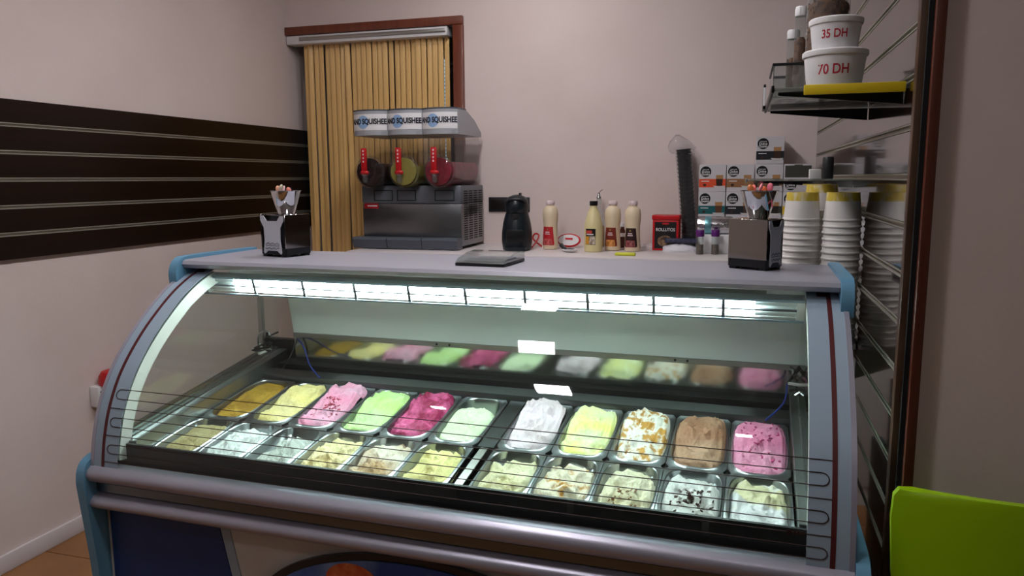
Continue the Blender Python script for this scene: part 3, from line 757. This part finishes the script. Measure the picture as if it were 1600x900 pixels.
# coffee machine
l = on_counter(808, 390.5)
t = thing('coffee_machine', 'rounded black capsule coffee machine on the back counter', 'coffee machine', l, R(8))
M['coffee'] = pm('coffee_black', (22, 30, 36), .35)
B().lathe([(.070, 0), (.078, .006), (.084, .05), (.083, .10), (.076, .15), (.066, .19), (.060, .205)], 32, sy=1.1).build('body', 'coffee', t)
B().lathe([(.058, .2055), (.064, .222), (.066, .245), (.060, .272), (.045, .292), (.02, .302), (.002, .304)], 32, sy=1.25).build('head', 'coffee', t)
B().tube(catmull([(-.055, -.05, .262), (-.03, -.072, .278), (.03, -.072, .278), (.055, -.05, .262)], 4), .006, 8).build('lever', 'dark', t)
B().box(.012, .024, -.02, .03, .298, .314, .004).build('lever_tip', 'dark', t)
B().lathe([(.062, .006), (.062, .022), (.058, .025)], 28, (0, -.062, 0)).build('drip_tray', 'coffee', t)
B().lathe([(.02, .175), (.022, .2)], 16, (0, -.066, 0)).build('outlet', 'dark', t)
B().box(-.045, .045, -.0935, -.088, .05, .118, .002).build('front_recess', 'black', t)
# sockets on the wall
a, c = at_y(764, 308, YB), at_y(828, 331, YB)
t = wthing('wall_socket', 'black double wall socket plate behind the coffee machine', 'socket', ((a.x+c.x)/2, YB, (a.z+c.z)/2))
B().box(a.x, c.x, YB-.010, YB-.0005, c.z, a.z, .003).build('plate', 'dark', t)
for k in range(2):
    x = a.x+.012+k*(c.x-a.x)/2; B().box(x, x+(c.x-a.x)/2-.024, YB-.0125, YB-.0102, c.z+.012, a.z-.012, .001).build('module', pm('socket_module', (26, 22, 20), .3), t)
# red cable, oval case, scoop, small packets
o = B().tube(catmull([Vector((*on_counter(831, 388).xy, ZC+.006)), Vector((*on_counter(838, 386).xy, ZC+.03)), Vector((*on_counter(842, 384).xy, ZC+.06)), Vector((*on_counter(836, 383).xy, ZC+.07)), Vector((*on_counter(833, 384).xy, ZC+.04)), Vector((*on_counter(846, 386).xy, ZC+.005))], 5), .005, 8).build('cable_loop', 'red')
tag(o, 'small red cable loop beside the coffee machine', 'cable')
l = on_counter(889, 386.5)
t = thing('oval_case', 'white oval plastic case with a red rim lying by bottles', 'case', l, R(-10))
ell = [(.066*math.cos(2*math.pi*i/40), .034*math.sin(2*math.pi*i/40)) for i in range(40)]
lean = Matrix.Translation((0, 0, .040)) @ Matrix.Rotation(R(-20), 4, 'X')
B().prism([(x*.95, z*.93) for x, z in ell], -.008, .008, 'y').xf(lean).build('shell', 'white', t)
B().tube([lean @ Vector((x, 0, z)) for x, z in ell+ell[:1]], .0065, 8).build('rim', 'red', t)
B().box(-.02, .025, -.0105, -.0082, .002, .012).xf(lean).build('mark', 'red', t)
l = on_counter(884, 393.5)
t = thing('scoop', 'black and white scoop lying near the counter edge', 'scoop', l, R(-25))
B().tube(catmull([(-.04, .01, .034), (-.015, .0, .022), (.0, 0, .012)], 4), [.012]*5+[.010]*4, 8).build('handle', 'dark', t)
B().lathe([(.020, .001), (.034, .010), (.036, .016), (.032, .0165), (.016, .006), (.002, .005)], 20, (.03, 0, 0), sx=1.2, cap=False).build('bowl', 'white', t)
B().box(.01, .05, -.012, .012, .0165, .020, .001, 1).build('blade', 'black', t)
l = on_counter(977, 399.5)
o = B().box(-.052, .052, -.018, .018, 0, .016, .006).build('yellow_packet', pm('ypk', (212, 214, 60), .5), loc=l); tag(o, 'small yellow packet lying at the counter edge', 'packet')
def crumple(name, c, a, b_, h, seed, mat='bagp', n=20):
    bb = B(); rings = []
    for k in range(8):
        t = k/7; rr = math.sqrt(max(0, 1-t*t))*.999+.001
        rings.append([Vector((a*rr*math.cos(u), b_*rr*math.sin(u), max(.0005, h*t))) + Vector((math.cos(u), math.sin(u), .6 if t > 0 else 0))*.012*noise.noise(Vector((math.cos(u)*2+seed, math.sin(u)*2, t*3))) for u in [2*math.pi*i/n for i in range(n)]])
    for p_ in rings[0]: p_.z = 0
    return bb.loft(rings).build(name, mat, loc=c)
o = crumple('tissue', on_counter(1012, 389), .055, .03, .03, 3, 'paper'); tag(o, 'crumpled white tissue beside the dark label bottle', 'tissue')
o = crumple('plastic_bag', on_counter(1062, 393), .095, .05, .045, 9, pm('bagwhite', (214, 212, 218), .4)); tag(o, 'crumpled white plastic bag under a dark blue pack', 'bag')
l = on_counter(1064, 393); l.z += .0475
t = thing('lid_pack', 'dark blue pack with pale stripes lying on the plastic bag', 'pack', l, R(3))
B().box(-.085, .085, -.03, .03, 0, .022, .004).build('pack', pm('packblue', (46, 50, 78), .35), t)
for k in range(6): B().box(-.075+k*.026, -.058+k*.026, -.0312, -.0302, .005, .016).build('stripe', 'wrap', t, smooth=False)
# red tin
p0 = on_counter(1041, 386.0, 4.215)
t = thing('red_tin', 'red rectangular tin with black front reading ROLLUTOS', 'tin', p0, R(-4))
B().box(-.070, .070, -.04, .04, 0, .165, .004).build('body', 'red', t)
B().box(-.074, .074, -.044, .044, .1655, .192, .005).build('lid', 'red', t)
fp = B().box(-.058, .058, -.0412, -.0404, .012, .155).build('front_panel', pm('tinblack', (24, 20, 22), .4), t, smooth=False)
B().prism([(.042*math.cos(2*math.pi*i/20), .052+.030*math.sin(2*math.pi*i/20)) for i in range(20)], -.0418, -.0413, 'y').build('panel_picture', pm('tinpic', (150, 120, 90), .5, rgb2=(60, 40, 34), scale=60), fp)
B().prism([(.02*math.cos(2*math.pi*i/16), .146+.006*math.sin(2*math.pi*i/16)) for i in range(16)], -.0418, -.0413, 'y').build('panel_emblem', 'redp', fp)
text('lettering', 'ROLLUTOS', .024, 'paper', t, (0, -.0416, .113), th=.0004, squash=.86, bold=.0003)
# wrapped column of black cups
base = on_counter(1076, 385.5, 4.30)
t = wthing('cup_sleeve', 'tall leaning sleeve of nested black cups in clear plastic', 'cup sleeve', tuple(base))
Yc = base.y
pp = catmull([tuple(base+Vector((0, 0, .002))), tuple(at_y(1075.5, 345, Yc)), tuple(at_y(1072, 290, Yc+.005)), tuple(at_y(1068.5, 240, Yc+.01))], 9)
pp = [Vector(p) for p in pp]
cupm = None
for i, p in enumerate(pp[:-1]):
    d = (pp[i+1]-p).normalized(); h = .045
    if cupm is None: cupm = B().lathe([(.032, 0), (.039, .030), (.042, .031), (.042, .0335), (.038, .034)], 20).build('cup', pm('cupblack', (20, 22, 24), .4), t, raw=True); o = cupm
    else: o = share(cupm, 'cup', t)
    o.location = p-base; o.rotation_euler = Vector((0, 0, 1)).rotation_difference(d).to_euler()
B().tube([p for p in pp], .0442, 20).build('plastic_sleeve', 'wrap', t)
top = pp[-1]
bg = B(); rings = []
for k in range(7):
    tt = k/6; rr = .047*(1-tt)+.012+.03*math.sin(tt*math.pi)
    rings.append([top+Vector((-.035*tt+rr*math.cos(u)*(1+.3*noise.noise(Vector((u*2, k*.8, 2)))), rr*.7*math.sin(u), .1*tt+.015*noise.noise(Vector((u*1.5, k, 7))))) for u in [2*math.pi*i/20 for i in range(20)]])
bg.loft(rings).build('sleeve_end', 'wrap', t)
# jars, foil, capsule boxes
for px, lab in ((1093, 'small jar with purple cap beside the plastic bag'), (1117, 'small jar with purple cap beside the foil roll')):
    l = on_counter(px, 397.5)
    t = thing('spice_jar', lab, 'jar', l, 0, 'purple capped jars')
    B().lathe([(.018, 0), (.020, .002), (.020, .085), (.017, .092)], 18).build('glass', 'acryl', t)
    B().lathe([(.0175, .002), (.0178, .003), (.0178, .05), (.0175, .051)], 16).build('contents', 'spice', t)
    B().lathe([(.0205, .0922), (.021, .094), (.021, .124), (.019, .127)], 18).build('cap', 'purple', t)
l = on_counter(1105, 394)
t = thing('small_jar', 'small clear jar of dark grains between the purple capped jars', 'jar', l)
B().lathe([(.014, 0), (.016, .002), (.016, .07), (.013, .076)], 16).build('glass', 'acryl', t); B().lathe([(.0138, .002), (.0138, .06)], 14).build('contents', pm('grain', (60, 48, 44), .8), t); B().lathe([(.0165, .0762), (.0165, .09)], 16).build('cap', 'dark', t)
l = on_counter(1118, 395)
o = B().box(-.075, .075, -.045, .045, 0, .098, .006).build('napkin_pack', 'paper', loc=l); tag(o, 'white paper pack under the foil roll', 'pack')
l = on_counter(1116, 395); l.z += .0985
t = thing('foil_roll', 'shiny foil-wrapped roll lying on a white paper pack', 'roll', l)
B().lathe([(.02, -.09), (.044, -.088), (.046, -.08), (.046, .08), (.044, .088), (.02, .09)], 28, (0, 0, .046), 'x').build('roll', 'foil', t)
B().lathe([(.0464, -.05), (.0468, -.049), (.0468, -.02), (.0464, -.019)], 28, (0, 0, .046), 'x').build('band', pm('teal_band', (120, 180, 190), .3, .6), t)
YX = 4.20
zA = at_y(1112, 341, YX).z
xA = [at_y(px, 320, YX).x for px in (1091, 1134, 1178, 1222.5)]; bw = at_y(1133, 320, YX).x-xA[0]; bh = .1405
t = wthing('riser', 'white drawer riser under the capsule boxes', 'riser', ((xA[0]+xA[3])/2, YX+.08, ZC))
B().box(xA[0]+.004, xA[3]+bw-.002, YX-.005, YX+.165, ZC, zA-.001, .004).build('body', 'cwhite', t)
for k in range(2):
    x = xA[0]+.009+k*(xA[3]+bw-xA[0])/2; d = B().box(x, x+(xA[3]+bw-xA[0])/2-.012, YX-.011, YX-.0052, ZC+.012, zA-.012, .003).build('drawer', 'white', t)
    B().box(x+.12, x+.16, YX-.018, YX-.0112, ZC+.075, ZC+.085, .002).build('pull', 'alu', d)
def capsule_box(ci, ri, band, cupc, lab, variant=0):
    x, z = xA[ci], zA+ri*(bh+.0006)
    t = thing('capsule_box', lab, 'box', (x+bw/2, YX, z), 0, 'coffee capsule boxes')
    body = B().box(-bw/2+.0006, bw/2-.0006, 0, .15, 0, bh, .0015, 1).build('carton', pm('box_white', (206, 202, 206), .5), t)
    bx = -bw/2
    if variant == 0:
        B().box(bx+.001, -bx-.001, -.0006, -.0001, .022, .066).build('colour_band', band, t, smooth=False)
        dz, dx = .104, bx+.034
    else:
        B().box(bx+.006, -bx-.006, -.0006, -.0001, .072, .132).build('colour_band', band, t, smooth=False)
        B().box(bx+.05, bx+.09, -.0006, -.0001, .1322, .137).build('colour_band', band, t, smooth=False)
        dz, dx = .034, bx+.036
    lg = B().lathe([(.028, .0002), (.028, .0008)], 28, (dx, 0, dz), 'y').build('round_logo', 'blackm', t)
    text('lettering', 'NESCAFE', .0085, 'paper', t, (dx, -.0011, dz+.010), th=.0002)
    text('lettering', 'Dolce', .017, 'paper', t, (dx, -.0011, dz-.001), th=.0002, bold=.0003)
    text('lettering', 'Gusto', .017, 'paper', t, (dx, -.0011, dz-.014), th=.0002, bold=.0003)
    if variant == 0:
        cx = bx+.105
        cu = B().prism([(cx-.019, .086), (cx+.019, .086), (cx+.015, .028), (cx-.015, .028)], -.0012, -.0007, 'y').build('printed_cup', pm('coffee_print', cupc, .5), t)
        B().prism([(cx-.019, .086), (cx+.019, .086), (cx+.0175, .066), (cx-.0175, .066)], -.0018, -.0013, 'y').build('printed_foam', pm('foam_print', (176, 130, 84), .5), cu)
        B().prism([(cx-.032, .030), (cx+.032, .030), (cx+.022, .020), (cx-.022, .020)], -.0012, -.0007, 'y').build('printed_saucer', pm('saucer_print', (210, 206, 204), .5), t)
        B().box(bx+.012, bx+.052, -.0011, -.0007, .052, .056).build('band_line', 'paper', t, smooth=False)
        B().prism([(bx+.03+.009*math.cos(2*math.pi*i/16), .034+.007*math.sin(2*math.pi*i/16)) for i in range(16)], -.0011, -.0007, 'y').build('printed_capsule', pm('capsule_print', (60, 36, 26), .5), t)
    return t
bmat = {n: pm('band_'+n, c, .5) for n, c in dict(teal=(16, 92, 96), black=(26, 28, 34), tan=(150, 104, 66), orange=(222, 82, 44), brown=(120, 84, 58), yellow=(222, 190, 40), olive=(66, 66, 58)).items()}
capsule_box(0, 0, bmat['teal'], (96, 56, 34), 'white capsule box with teal band under the orange banded box')
capsule_box(1, 0, bmat['black'], (70, 50, 40), 'white capsule box with black band under the tan banded box')
capsule_box(2, 0, bmat['olive'], (34, 30, 28), 'white capsule box with dark band at the bottom behind the metal cup')
capsule_box(3, 0, bmat['yellow'], (70, 50, 40), 'white capsule box with yellow band behind the paper cups')
capsule_box(0, 1, bmat['orange'], (52, 28, 20), 'white capsule box with bright orange band')
capsule_box(1, 1, bmat['tan'], (160, 120, 84), 'white capsule box with tan band')
capsule_box(2, 1, bmat['brown'], (34, 26, 24), 'white capsule box with brown band under the topmost box')
capsule_box(3, 1, bmat['olive'], (60, 40, 30), 'white capsule box with a dark upper half', 1)
capsule_box(2, 2, bmat['black'], (60, 36, 22), 'white capsule box with black band on top of the stack')

# ------------------------------------------------------------------ on the lid: napkin holders, metal cups, spoons, acrylic tray
ZL = 1.2902
def spoon(loc, lab, col, rot, grp):
    t = thing('plastic_spoon', lab, 'spoon', loc, 0, grp); t.rotation_euler = rot
    m = pm('spoon_'+lab[:6], col, .4)
    B().ball((0, 0, .0), .011, (.9, .45, 1.2), 10, 6).build('bowl', m, t)
    B().tube([(0, 0, -.010), (0, 0, -.062)], .0022, 6).build('stem', m, t)
def holder(loc, rz, wx, wy, where, napkin_side, cols):
    h = .148
    t = thing('napkin_holder', 'chrome napkin holder with black base %s' % where, 'napkin holder', loc, rz)
    ax, ay = wx/2, wy/2
    base = rrect(ax, ay, .008)
    B().loft([[Vector((x, y, .008)) for x, y in base], [Vector((x, y, .030)) for x, y in base]]).build('base', 'black', t)
    for sx in (-1, 1):
        for sy in (-1, 1): B().box(sx*(ax-.016)-.012, sx*(ax-.016)+.012, sy*(ay-.016)-.012, sy*(ay-.016)+.012, 0, .0082, .002).build('foot', 'black', t)
    # chrome side shells left and right (napkin faces front and rear)
    if napkin_side == 'front':
        B().box(-ax+.003, ax-.003, -ay+.012, ay-.012, .0302, h-.004, .003).build('core', 'dark', t)
        for s in (-1, 1): B().box(s*(ax-.0025)-.0022, s*(ax-.0025)+.0022, -ay+.002, ay-.002, .0302, h, .001, 1).build('side_shell', 'shell', t)
        fx = ax-.005; yy = -ay+.002
    else:
        B().box(-ax+.012, ax-.012, -ay+.003, ay-.003, .0302, h-.004, .003).build('core', 'dark', t)
        for s in (-1, 1): B().box(-ax+.002, ax-.002, s*(ay-.0025)-.0022, s*(ay-.0025)+.0022, .0302, h, .001, 1).build('side_shell', 'shell', t)
        fx = ay-.005; yy = None
    B().box(-ax+.004, ax-.004, -ay+.004, ay-.004, h-.0038, h+.0004, .001, 1).build('top_plate', 'chrome', t)
    # waisted napkin plate
    prof = [(-fx, h-.004), (-fx*.72, h-.004), (-fx*.45, h-.022), (fx*.45, h-.022), (fx*.72, h-.004), (fx, h-.004), (fx, h-.02), (fx*.72, h-.045), (fx*.68, .06), (fx*.80, .016), (fx*.70, .010), (fx*.4, .022), (-fx*.4, .022), (-fx*.70, .010), (-fx*.80, .016), (-fx*.68, .06), (-fx*.72, h-.045), (-fx, h-.02)]
    b = B().prism(prof, -.0015, .0015, 'y')
    wv = B()
    for zz in (.030, .040, .047):
        wv.tube([( -fx*.6+fx*1.2*i/16, -.0022, zz+(.003*math.sin(i*1.2+zz*90) if zz != .040 else 0)) for i in range(17)], .0007, 5)
    if napkin_side == 'front': mt = Matrix.Translation((0, -ay-.0005, 0))
    else: mt = Matrix.Translation((ax+.0005, 0, 0)) @ Matrix.Rotation(R(90), 4, 'Z')
    npk = b.xf(mt).build('napkin_plate', pm('napkin', (196, 196, 204), .5), t)
    wv.xf(mt).build('printed_wave', 'navyline', npk)
    # metal cup standing on it
    cl = Matrix.Translation(loc) @ Matrix.Rotation(rz, 4, 'Z') @ Vector((.004, .004, h+.0006))
    c = thing('metal_cup', 'flared shiny metal cup standing on the napkin holder %s' % where, 'cup', cl)
    B().lathe([(.027, 0), (.029, .0015), (.053, .080), (.056, .081), (.056, .0825), (.052, .0825), (.028, .004), (.001, .003)], 36, cap=False).build('wall', 'chrome', c)
    for i, cc in enumerate(cols):
        a = 2.4*i; rr = .014+.024*((i*.37) % 1)
        sp_ = Vector(cl)+Vector((rr*math.cos(a), rr*math.sin(a), .082+.005*(i % 3)))
        spoon(sp_, '%s plastic spoon in the metal cup %s' % (cc[0], where), cc[1], (R(18*math.sin(a)), R(-18*math.cos(a))*-1*-1, a), 'spoons in the metal cups')
l = at_z(441, 401, ZL); 
nl = Vector((-1.555, 2.375, ZL)); holder(nl, R(-16), .128, .118, 'near the door curtain', 'front', [('salmon', (226, 140, 120)), ('pale pink', (226, 190, 190)), ('cream', (226, 214, 190)), ('dark', (50, 40, 60)), ('peach', (232, 170, 140))])
nr = Vector((.045, 2.375, ZL)); holder(nr, R(-30), .128, .096, 'near the paper cups', 'side', [('orange', (240, 120, 70)), ('coral', (236, 100, 84)), ('blush', (236, 140, 150)), ('violet', (120, 80, 150)), ('apricot', (240, 150, 90)), ('rose', (230, 110, 130))])
t = thing('coin_tray', 'low clear acrylic tray with dark base on the case top', 'tray', (-.765, 2.315, ZL), R(-3))
B().box(-.082, .082, -.10, .10, 0, .010, .003).build('base', 'black', t)
B().prism([(-.098, .0102), (-.075, .022), (.0, .034), (.06, .036), (.095, .030), (.095, .027), (.06, .033), (0, .031), (-.075, .019), (-.094, .0102)], -.08, .08, 'x').build('cover', 'acryl', t)
for s in (-1, 1): B().prism([(-.096, .0102), (-.075, .022), (.0, .034), (.06, .036), (.095, .030), (.095, .0102)], *sorted((s*.0802, s*.0825)), 'x').build('side_wall', 'acryl', t)
B().box(-.06, .06, -.07, .08, .0102, .014, .001, 1).build('inlay', 'grey', t)

# ------------------------------------------------------------------ paper cups behind the case
ZS = 1.03
sh = wthing('cup_shelf', 'white wall shelf under the stacked paper cups', 'shelf', (.2, 2.72, ZS))
B().box(.0, XR-.002, 2.60, 2.92, ZS-.02, ZS, .003).build('board', 'white', sh)
for y in (2.63, 2.89): B().prism([(XR-.002, ZS-.021), (.12, ZS-.021), (XR-.002, ZS-.12)], y-.004, y+.004, 'y').build('bracket', 'alu', sh)
first = None
def cup_stack(x, y, ztop, where):
    global first
    hgt, st = .090, .0205
    n = int(round((ztop-hgt-ZS)/st))+1
    st = (ztop-hgt-ZS-.0005)/(n-1)
    for k in range(n):
        lab = 'topmost upturned white paper cup with yellow base in the stack %s' % where if k == n-1 else 'upturned white paper cup nested in the stack %s' % where
        if first is None:
            t = thing('paper_cup', lab, 'cup', (0, 0, 0), 0, 'stacked paper cups')
            B().lathe([(.0580, .0), (.0590, .003), (.0580, .006), (.0562, .007), (.0512, .062), (.0507, .062), (.0556, .006), (.0553, 0)], 36, cap=False).build('wall', 'cup', t)
            B().lathe([(.0512, .0622), (.0488, .088), (.0482, .0895), (.047, .0895), (.047, .087), (.001, .087)], 36, cap=False).build('printed_base', pm('cup_yellow', (204, 178, 62), .55, rgb2=(222, 214, 190), scale=70, pos=(.48, .7), stretch=(1, 1, .3)), t)
            first = t; o = t
        else: o = copy_tree(first)
        o['label'] = lab; o['group'] = 'stacked paper cups '+where
        o.location = (x+random.uniform(-.0008, .0008), y+random.uniform(-.0008, .0008), ZS+k*st+.0005); o.rotation_euler = (0, 0, random.uniform(0, 6))
p1 = at_y(1256, 300, 2.665); cup_stack(p1.x-.003, 2.665, p1.z, 'beside the napkin holder')
p2 = at_y(1315, 300, 2.625); cup_stack(XR-.0605, 2.625, p2.z, 'against the glossy panel')
p3 = at_y(1300, 288, 2.80); cup_stack(.262, 2.80, p3.z, 'behind the two others')

# ------------------------------------------------------------------ shelves on the right-hand panel
ZT = at_y(1302, 140, 2.15).z
s1 = wthing('glass_shelf', 'glass shelf with yellow price strip under the price tubs', 'shelf', (.2, 2.35, ZT))
B().box(.07, XR-.001, 2.06, 2.70, ZT-.008, ZT, .002).build('glass_plate', 'frost', s1)
a, c = at_y(1256, 141, 2.055), at_y(1362, 157, 2.055)
B().box(a.x, XR-.004, 2.052, 2.059, ZT-.020, ZT+.004, .002).build('price_strip', 'yellow', s1)
for y in (2.10, 2.66):
    B().prism([(XR-.001, ZT-.0085), (.08, ZT-.0085), (.08, ZT-.016), (XR-.001, ZT-.045)], y-.003, y+.003, 'y').build('bracket', 'black', s1)
B().box(.062, .0695, 2.06, 2.70, ZT-.012, ZT+.006, .002).build('edge_strip', 'black', s1)
B().box(.054, .0615, 2.56, 2.66, ZT-.01, ZT+.065, .002).build('label_holder', 'black', s1)
B().box(.0535, .0605, 2.552, 2.5595, ZT, ZT+.055).build('label_card', 'paper', s1)
bn = wthing('acrylic_bin', 'clear acrylic bin with black rim holding the canisters', 'bin', (.17, 2.53, ZT))
bx0, bx1, by0, by1, bz = .075, .27, 2.38, 2.68, ZT+.095
for q in ((bx0, bx1, by0, by0+.003), (bx0, bx1, by1-.003, by1), (bx0, bx0+.003, by0+.0031, by1-.0031), (bx1-.003, bx1, by0+.0031, by1-.0031)): B().box(q[0], q[1], q[2], q[3], ZT+.0005, bz).build('side', 'acryl', bn, smooth=False)
for q in ((bx0-.003, bx1+.003, by0-.004, by0+.005), (bx0-.003, bx1+.003, by1-.005, by1+.004), (bx0-.003, bx0+.005, by0+.0051, by1-.0051)): B().box(q[0], q[1], q[2], q[3], bz+.0002, bz+.008, .001, 1).build('rim', 'black', bn)
def tub(x, y, z, r, h, s, lab):
    t = thing('ice_cream_tub', lab, 'tub', (x, y, z), R(-8))
    B().lathe([(r*.86, 0), (r*.88, .002), (r, h-.016), (r, h-.0152)], 40).build('body', 'white', t)
    B().lathe([(r*1.05, h-.015), (r*1.07, h-.012), (r*1.07, h-.003), (r*1.02, h), (r*.9, h)], 40).build('lid', 'paper', t)
    rr = lambda yy: (r*.88+(r*.12)*(h*.45+yy)/h)+.0008
    text('handwriting', s, h*.36, pm('red_ink', (176, 20, 44), .6), t, (0, 0, h*.45), th=.0003, bend=rr, squash=.82, bold=.0005, shear=.03)
    return t
pt = at_y(1302, 140, 2.15); hz = at_y(1302, 81, 2.15).z-ZT
tub(pt.x, 2.15, ZT+.0005, .0735, hz, '70 DH', 'large white tub marked 70 DH in red')
h2 = at_y(1305, 31, 2.15).z-ZT-hz
tub(at_y(1305, 60, 2.15).x, 2.15, ZT+hz+.001, .0605, h2, '35 DH', 'smaller white tub marked 35 DH in red')
def canister(x, y, r, h, fill, lab, lid=True, mat='nuts'):
    t = thing('canister', lab, 'canister', (x, y, ZT+.0006), 0)
    B().lathe([(r*.97, 0), (r, .002), (r, h)], 32, cap=True).build('wall', 'acryl', t)
    B().lathe([(r*1.02, h+.0002), (r*1.04, h+.004), (r*1.04, h+.022), (r*.9, h+.028)], 28).build('lid', 'white', t)
    B().lathe([(r*.9, .003), (r*.93, .004), (r*.93, fill*.92), (r*.5, fill)], 28).build('filling', mat, t, kind='stuff')
    pc = B(); rn = random.Random(int(x*1000))
    for _ in range(int(260*r/.05)):
        a = rn.uniform(0, 6.28); z = rn.uniform(.008, fill*.95); s = rn.uniform(.003, .0065)
        pc.box(r*.93*math.cos(a)-s, r*.93*math.cos(a)+s, r*.93*math.sin(a)-s*.7, r*.93*math.sin(a)+s*.7, z-s*.6, z+s*.6, 0, 1, (rn.uniform(0, 3), rn.uniform(0, 3), a))
    # kept just inside the wall
    for v in pc.bm.verts:
        q = v.co.xy.length
        if q > r*.985: v.co.x *= r*.985/q; v.co.y *= r*.985/q
    pc.build('nut_pieces', 'nuts', t, smooth=False, kind='stuff')
canister(at_y(1291, 80, 2.45).x, 2.45, .058, .33, .29, 'wide clear canister of chopped brown nuts')
canister(at_y(1251, 70, 2.55).x, 2.56, .019, at_y(1251, 26, 2.56).z-ZT, .20, 'slim clear canister with white lid, the taller one')
canister(at_y(1237, 80, 2.62).x+.004, 2.63, .0185, at_y(1237, 62, 2.63).z-ZT, .15, 'slim clear canister with white lid, the shorter one')
p = at_y(1206, 152, 2.62)
# lower glass shelf with chrome hook
ZT2 = 1.552
s2 = wthing('glass_shelf', 'narrow glass shelf with chrome hook above the paper cups', 'shelf', (.2, 2.9, ZT2))
B().box(.02, XR-.001, 2.88, 3.12, ZT2-.006, ZT2, .002).build('glass_plate', 'frost', s2)
B().box(.012, .0195, 2.88, 3.12, ZT2-.012, ZT2+.004, .002).build('front_edge', 'alu', s2)
for y in (2.90, 3.10): B().prism([(XR-.001, ZT2-.0065), (.04, ZT2-.0065), (.04, ZT2-.012), (XR-.001, ZT2-.03)], y-.003, y+.003, 'y').build('bracket', 'chrome', s2)
B().tube(catmull([(.05, 2.89, ZT2-.007), (.045, 2.88, ZT2-.03), (.03, 2.88, ZT2-.055), (.04, 2.87, ZT2-.075), (.06, 2.87, ZT2-.07)], 5), .006, 8).build('hook', 'chrome', s2)
o = B().box(-.02, .02, -.015, .015, 0, .035, .003).build('white_box', 'white', loc=(.25, 2.96, ZT2+.0005)); tag(o, 'tiny white box standing on the narrow glass shelf', 'box')
o = B().lathe([(.018, 0), (.02, .003), (.02, .075), (.017, .08)], 16).build('dark_tin', 'dark', loc=(.30, 3.04, ZT2+.0005)); tag(o, 'small dark tin standing on the narrow glass shelf', 'tin')

# ------------------------------------------------------------------ alarm on the left wall
a, c = at_x(147, 600, XL), at_x(172, 622, XL)
t = wthing('alarm', 'white wall alarm box with red dome above the baseboard', 'alarm', (XL, a.y+.05, c.z))
B().box(XL+.0005, XL+.05, a.y-.03, a.y+.12, c.z-.01, c.z+.085, .005).build('box', 'white', t)
B().lathe([(.058, 0), (.060, .01), (.056, .04), (.044, .06), (.02, .068), (.002, .069)], 24, (XL+.062, a.y+.045, c.z+.0852)).build('dome', 'red', t)
for dz in (.02, .06): B().lathe([(.004, 0), (.004, .002)], 8, (XL+.0502, a.y-.015, c.z+dz), 'x').build('screw', 'dark', t)

# ------------------------------------------------------------------ green chair
t = wthing('chair', 'bright green plastic chair beside the display case', 'chair', (.60, 1.5, 0))
def back_ring(z, y, hw, bow):
    out = []
    for s, d in ((1, 0), (-1, .018)):
        js = range(13) if s == 1 else range(12, -1, -1)
        for j in js:
            u = -1+2*j/12; out.append(Vector((.60+hw*u, y+d-bow*u*u*-1*-1*-1, z)))
    return out
B().loft([back_ring(.44, 1.66, .215, .03), back_ring(.55, 1.675, .235, .035), back_ring(.70, 1.695, .255, .04), back_ring(.82, 1.712, .26, .04), back_ring(.868, 1.722, .255, .04), back_ring(.882, 1.725, .245, .038), back_ring(.885, 1.726, .22, .035)]).build('backrest', 'green', t)
B().loft([[Vector((.60+x, 1.46+y, z)) for x, y in rrect(.215, .205, .05)] for z in (.42, .435, .445)]).build('seat', 'green', t)
for sx in (-1, 1):
    for y0, y1 in ((1.30, 1.27), (1.62, 1.70)): B().tube([(.60+sx*.18, y0, .419), (.60+sx*.205, y1, 0)], [.02, .014], 10).build('leg', 'green', t)
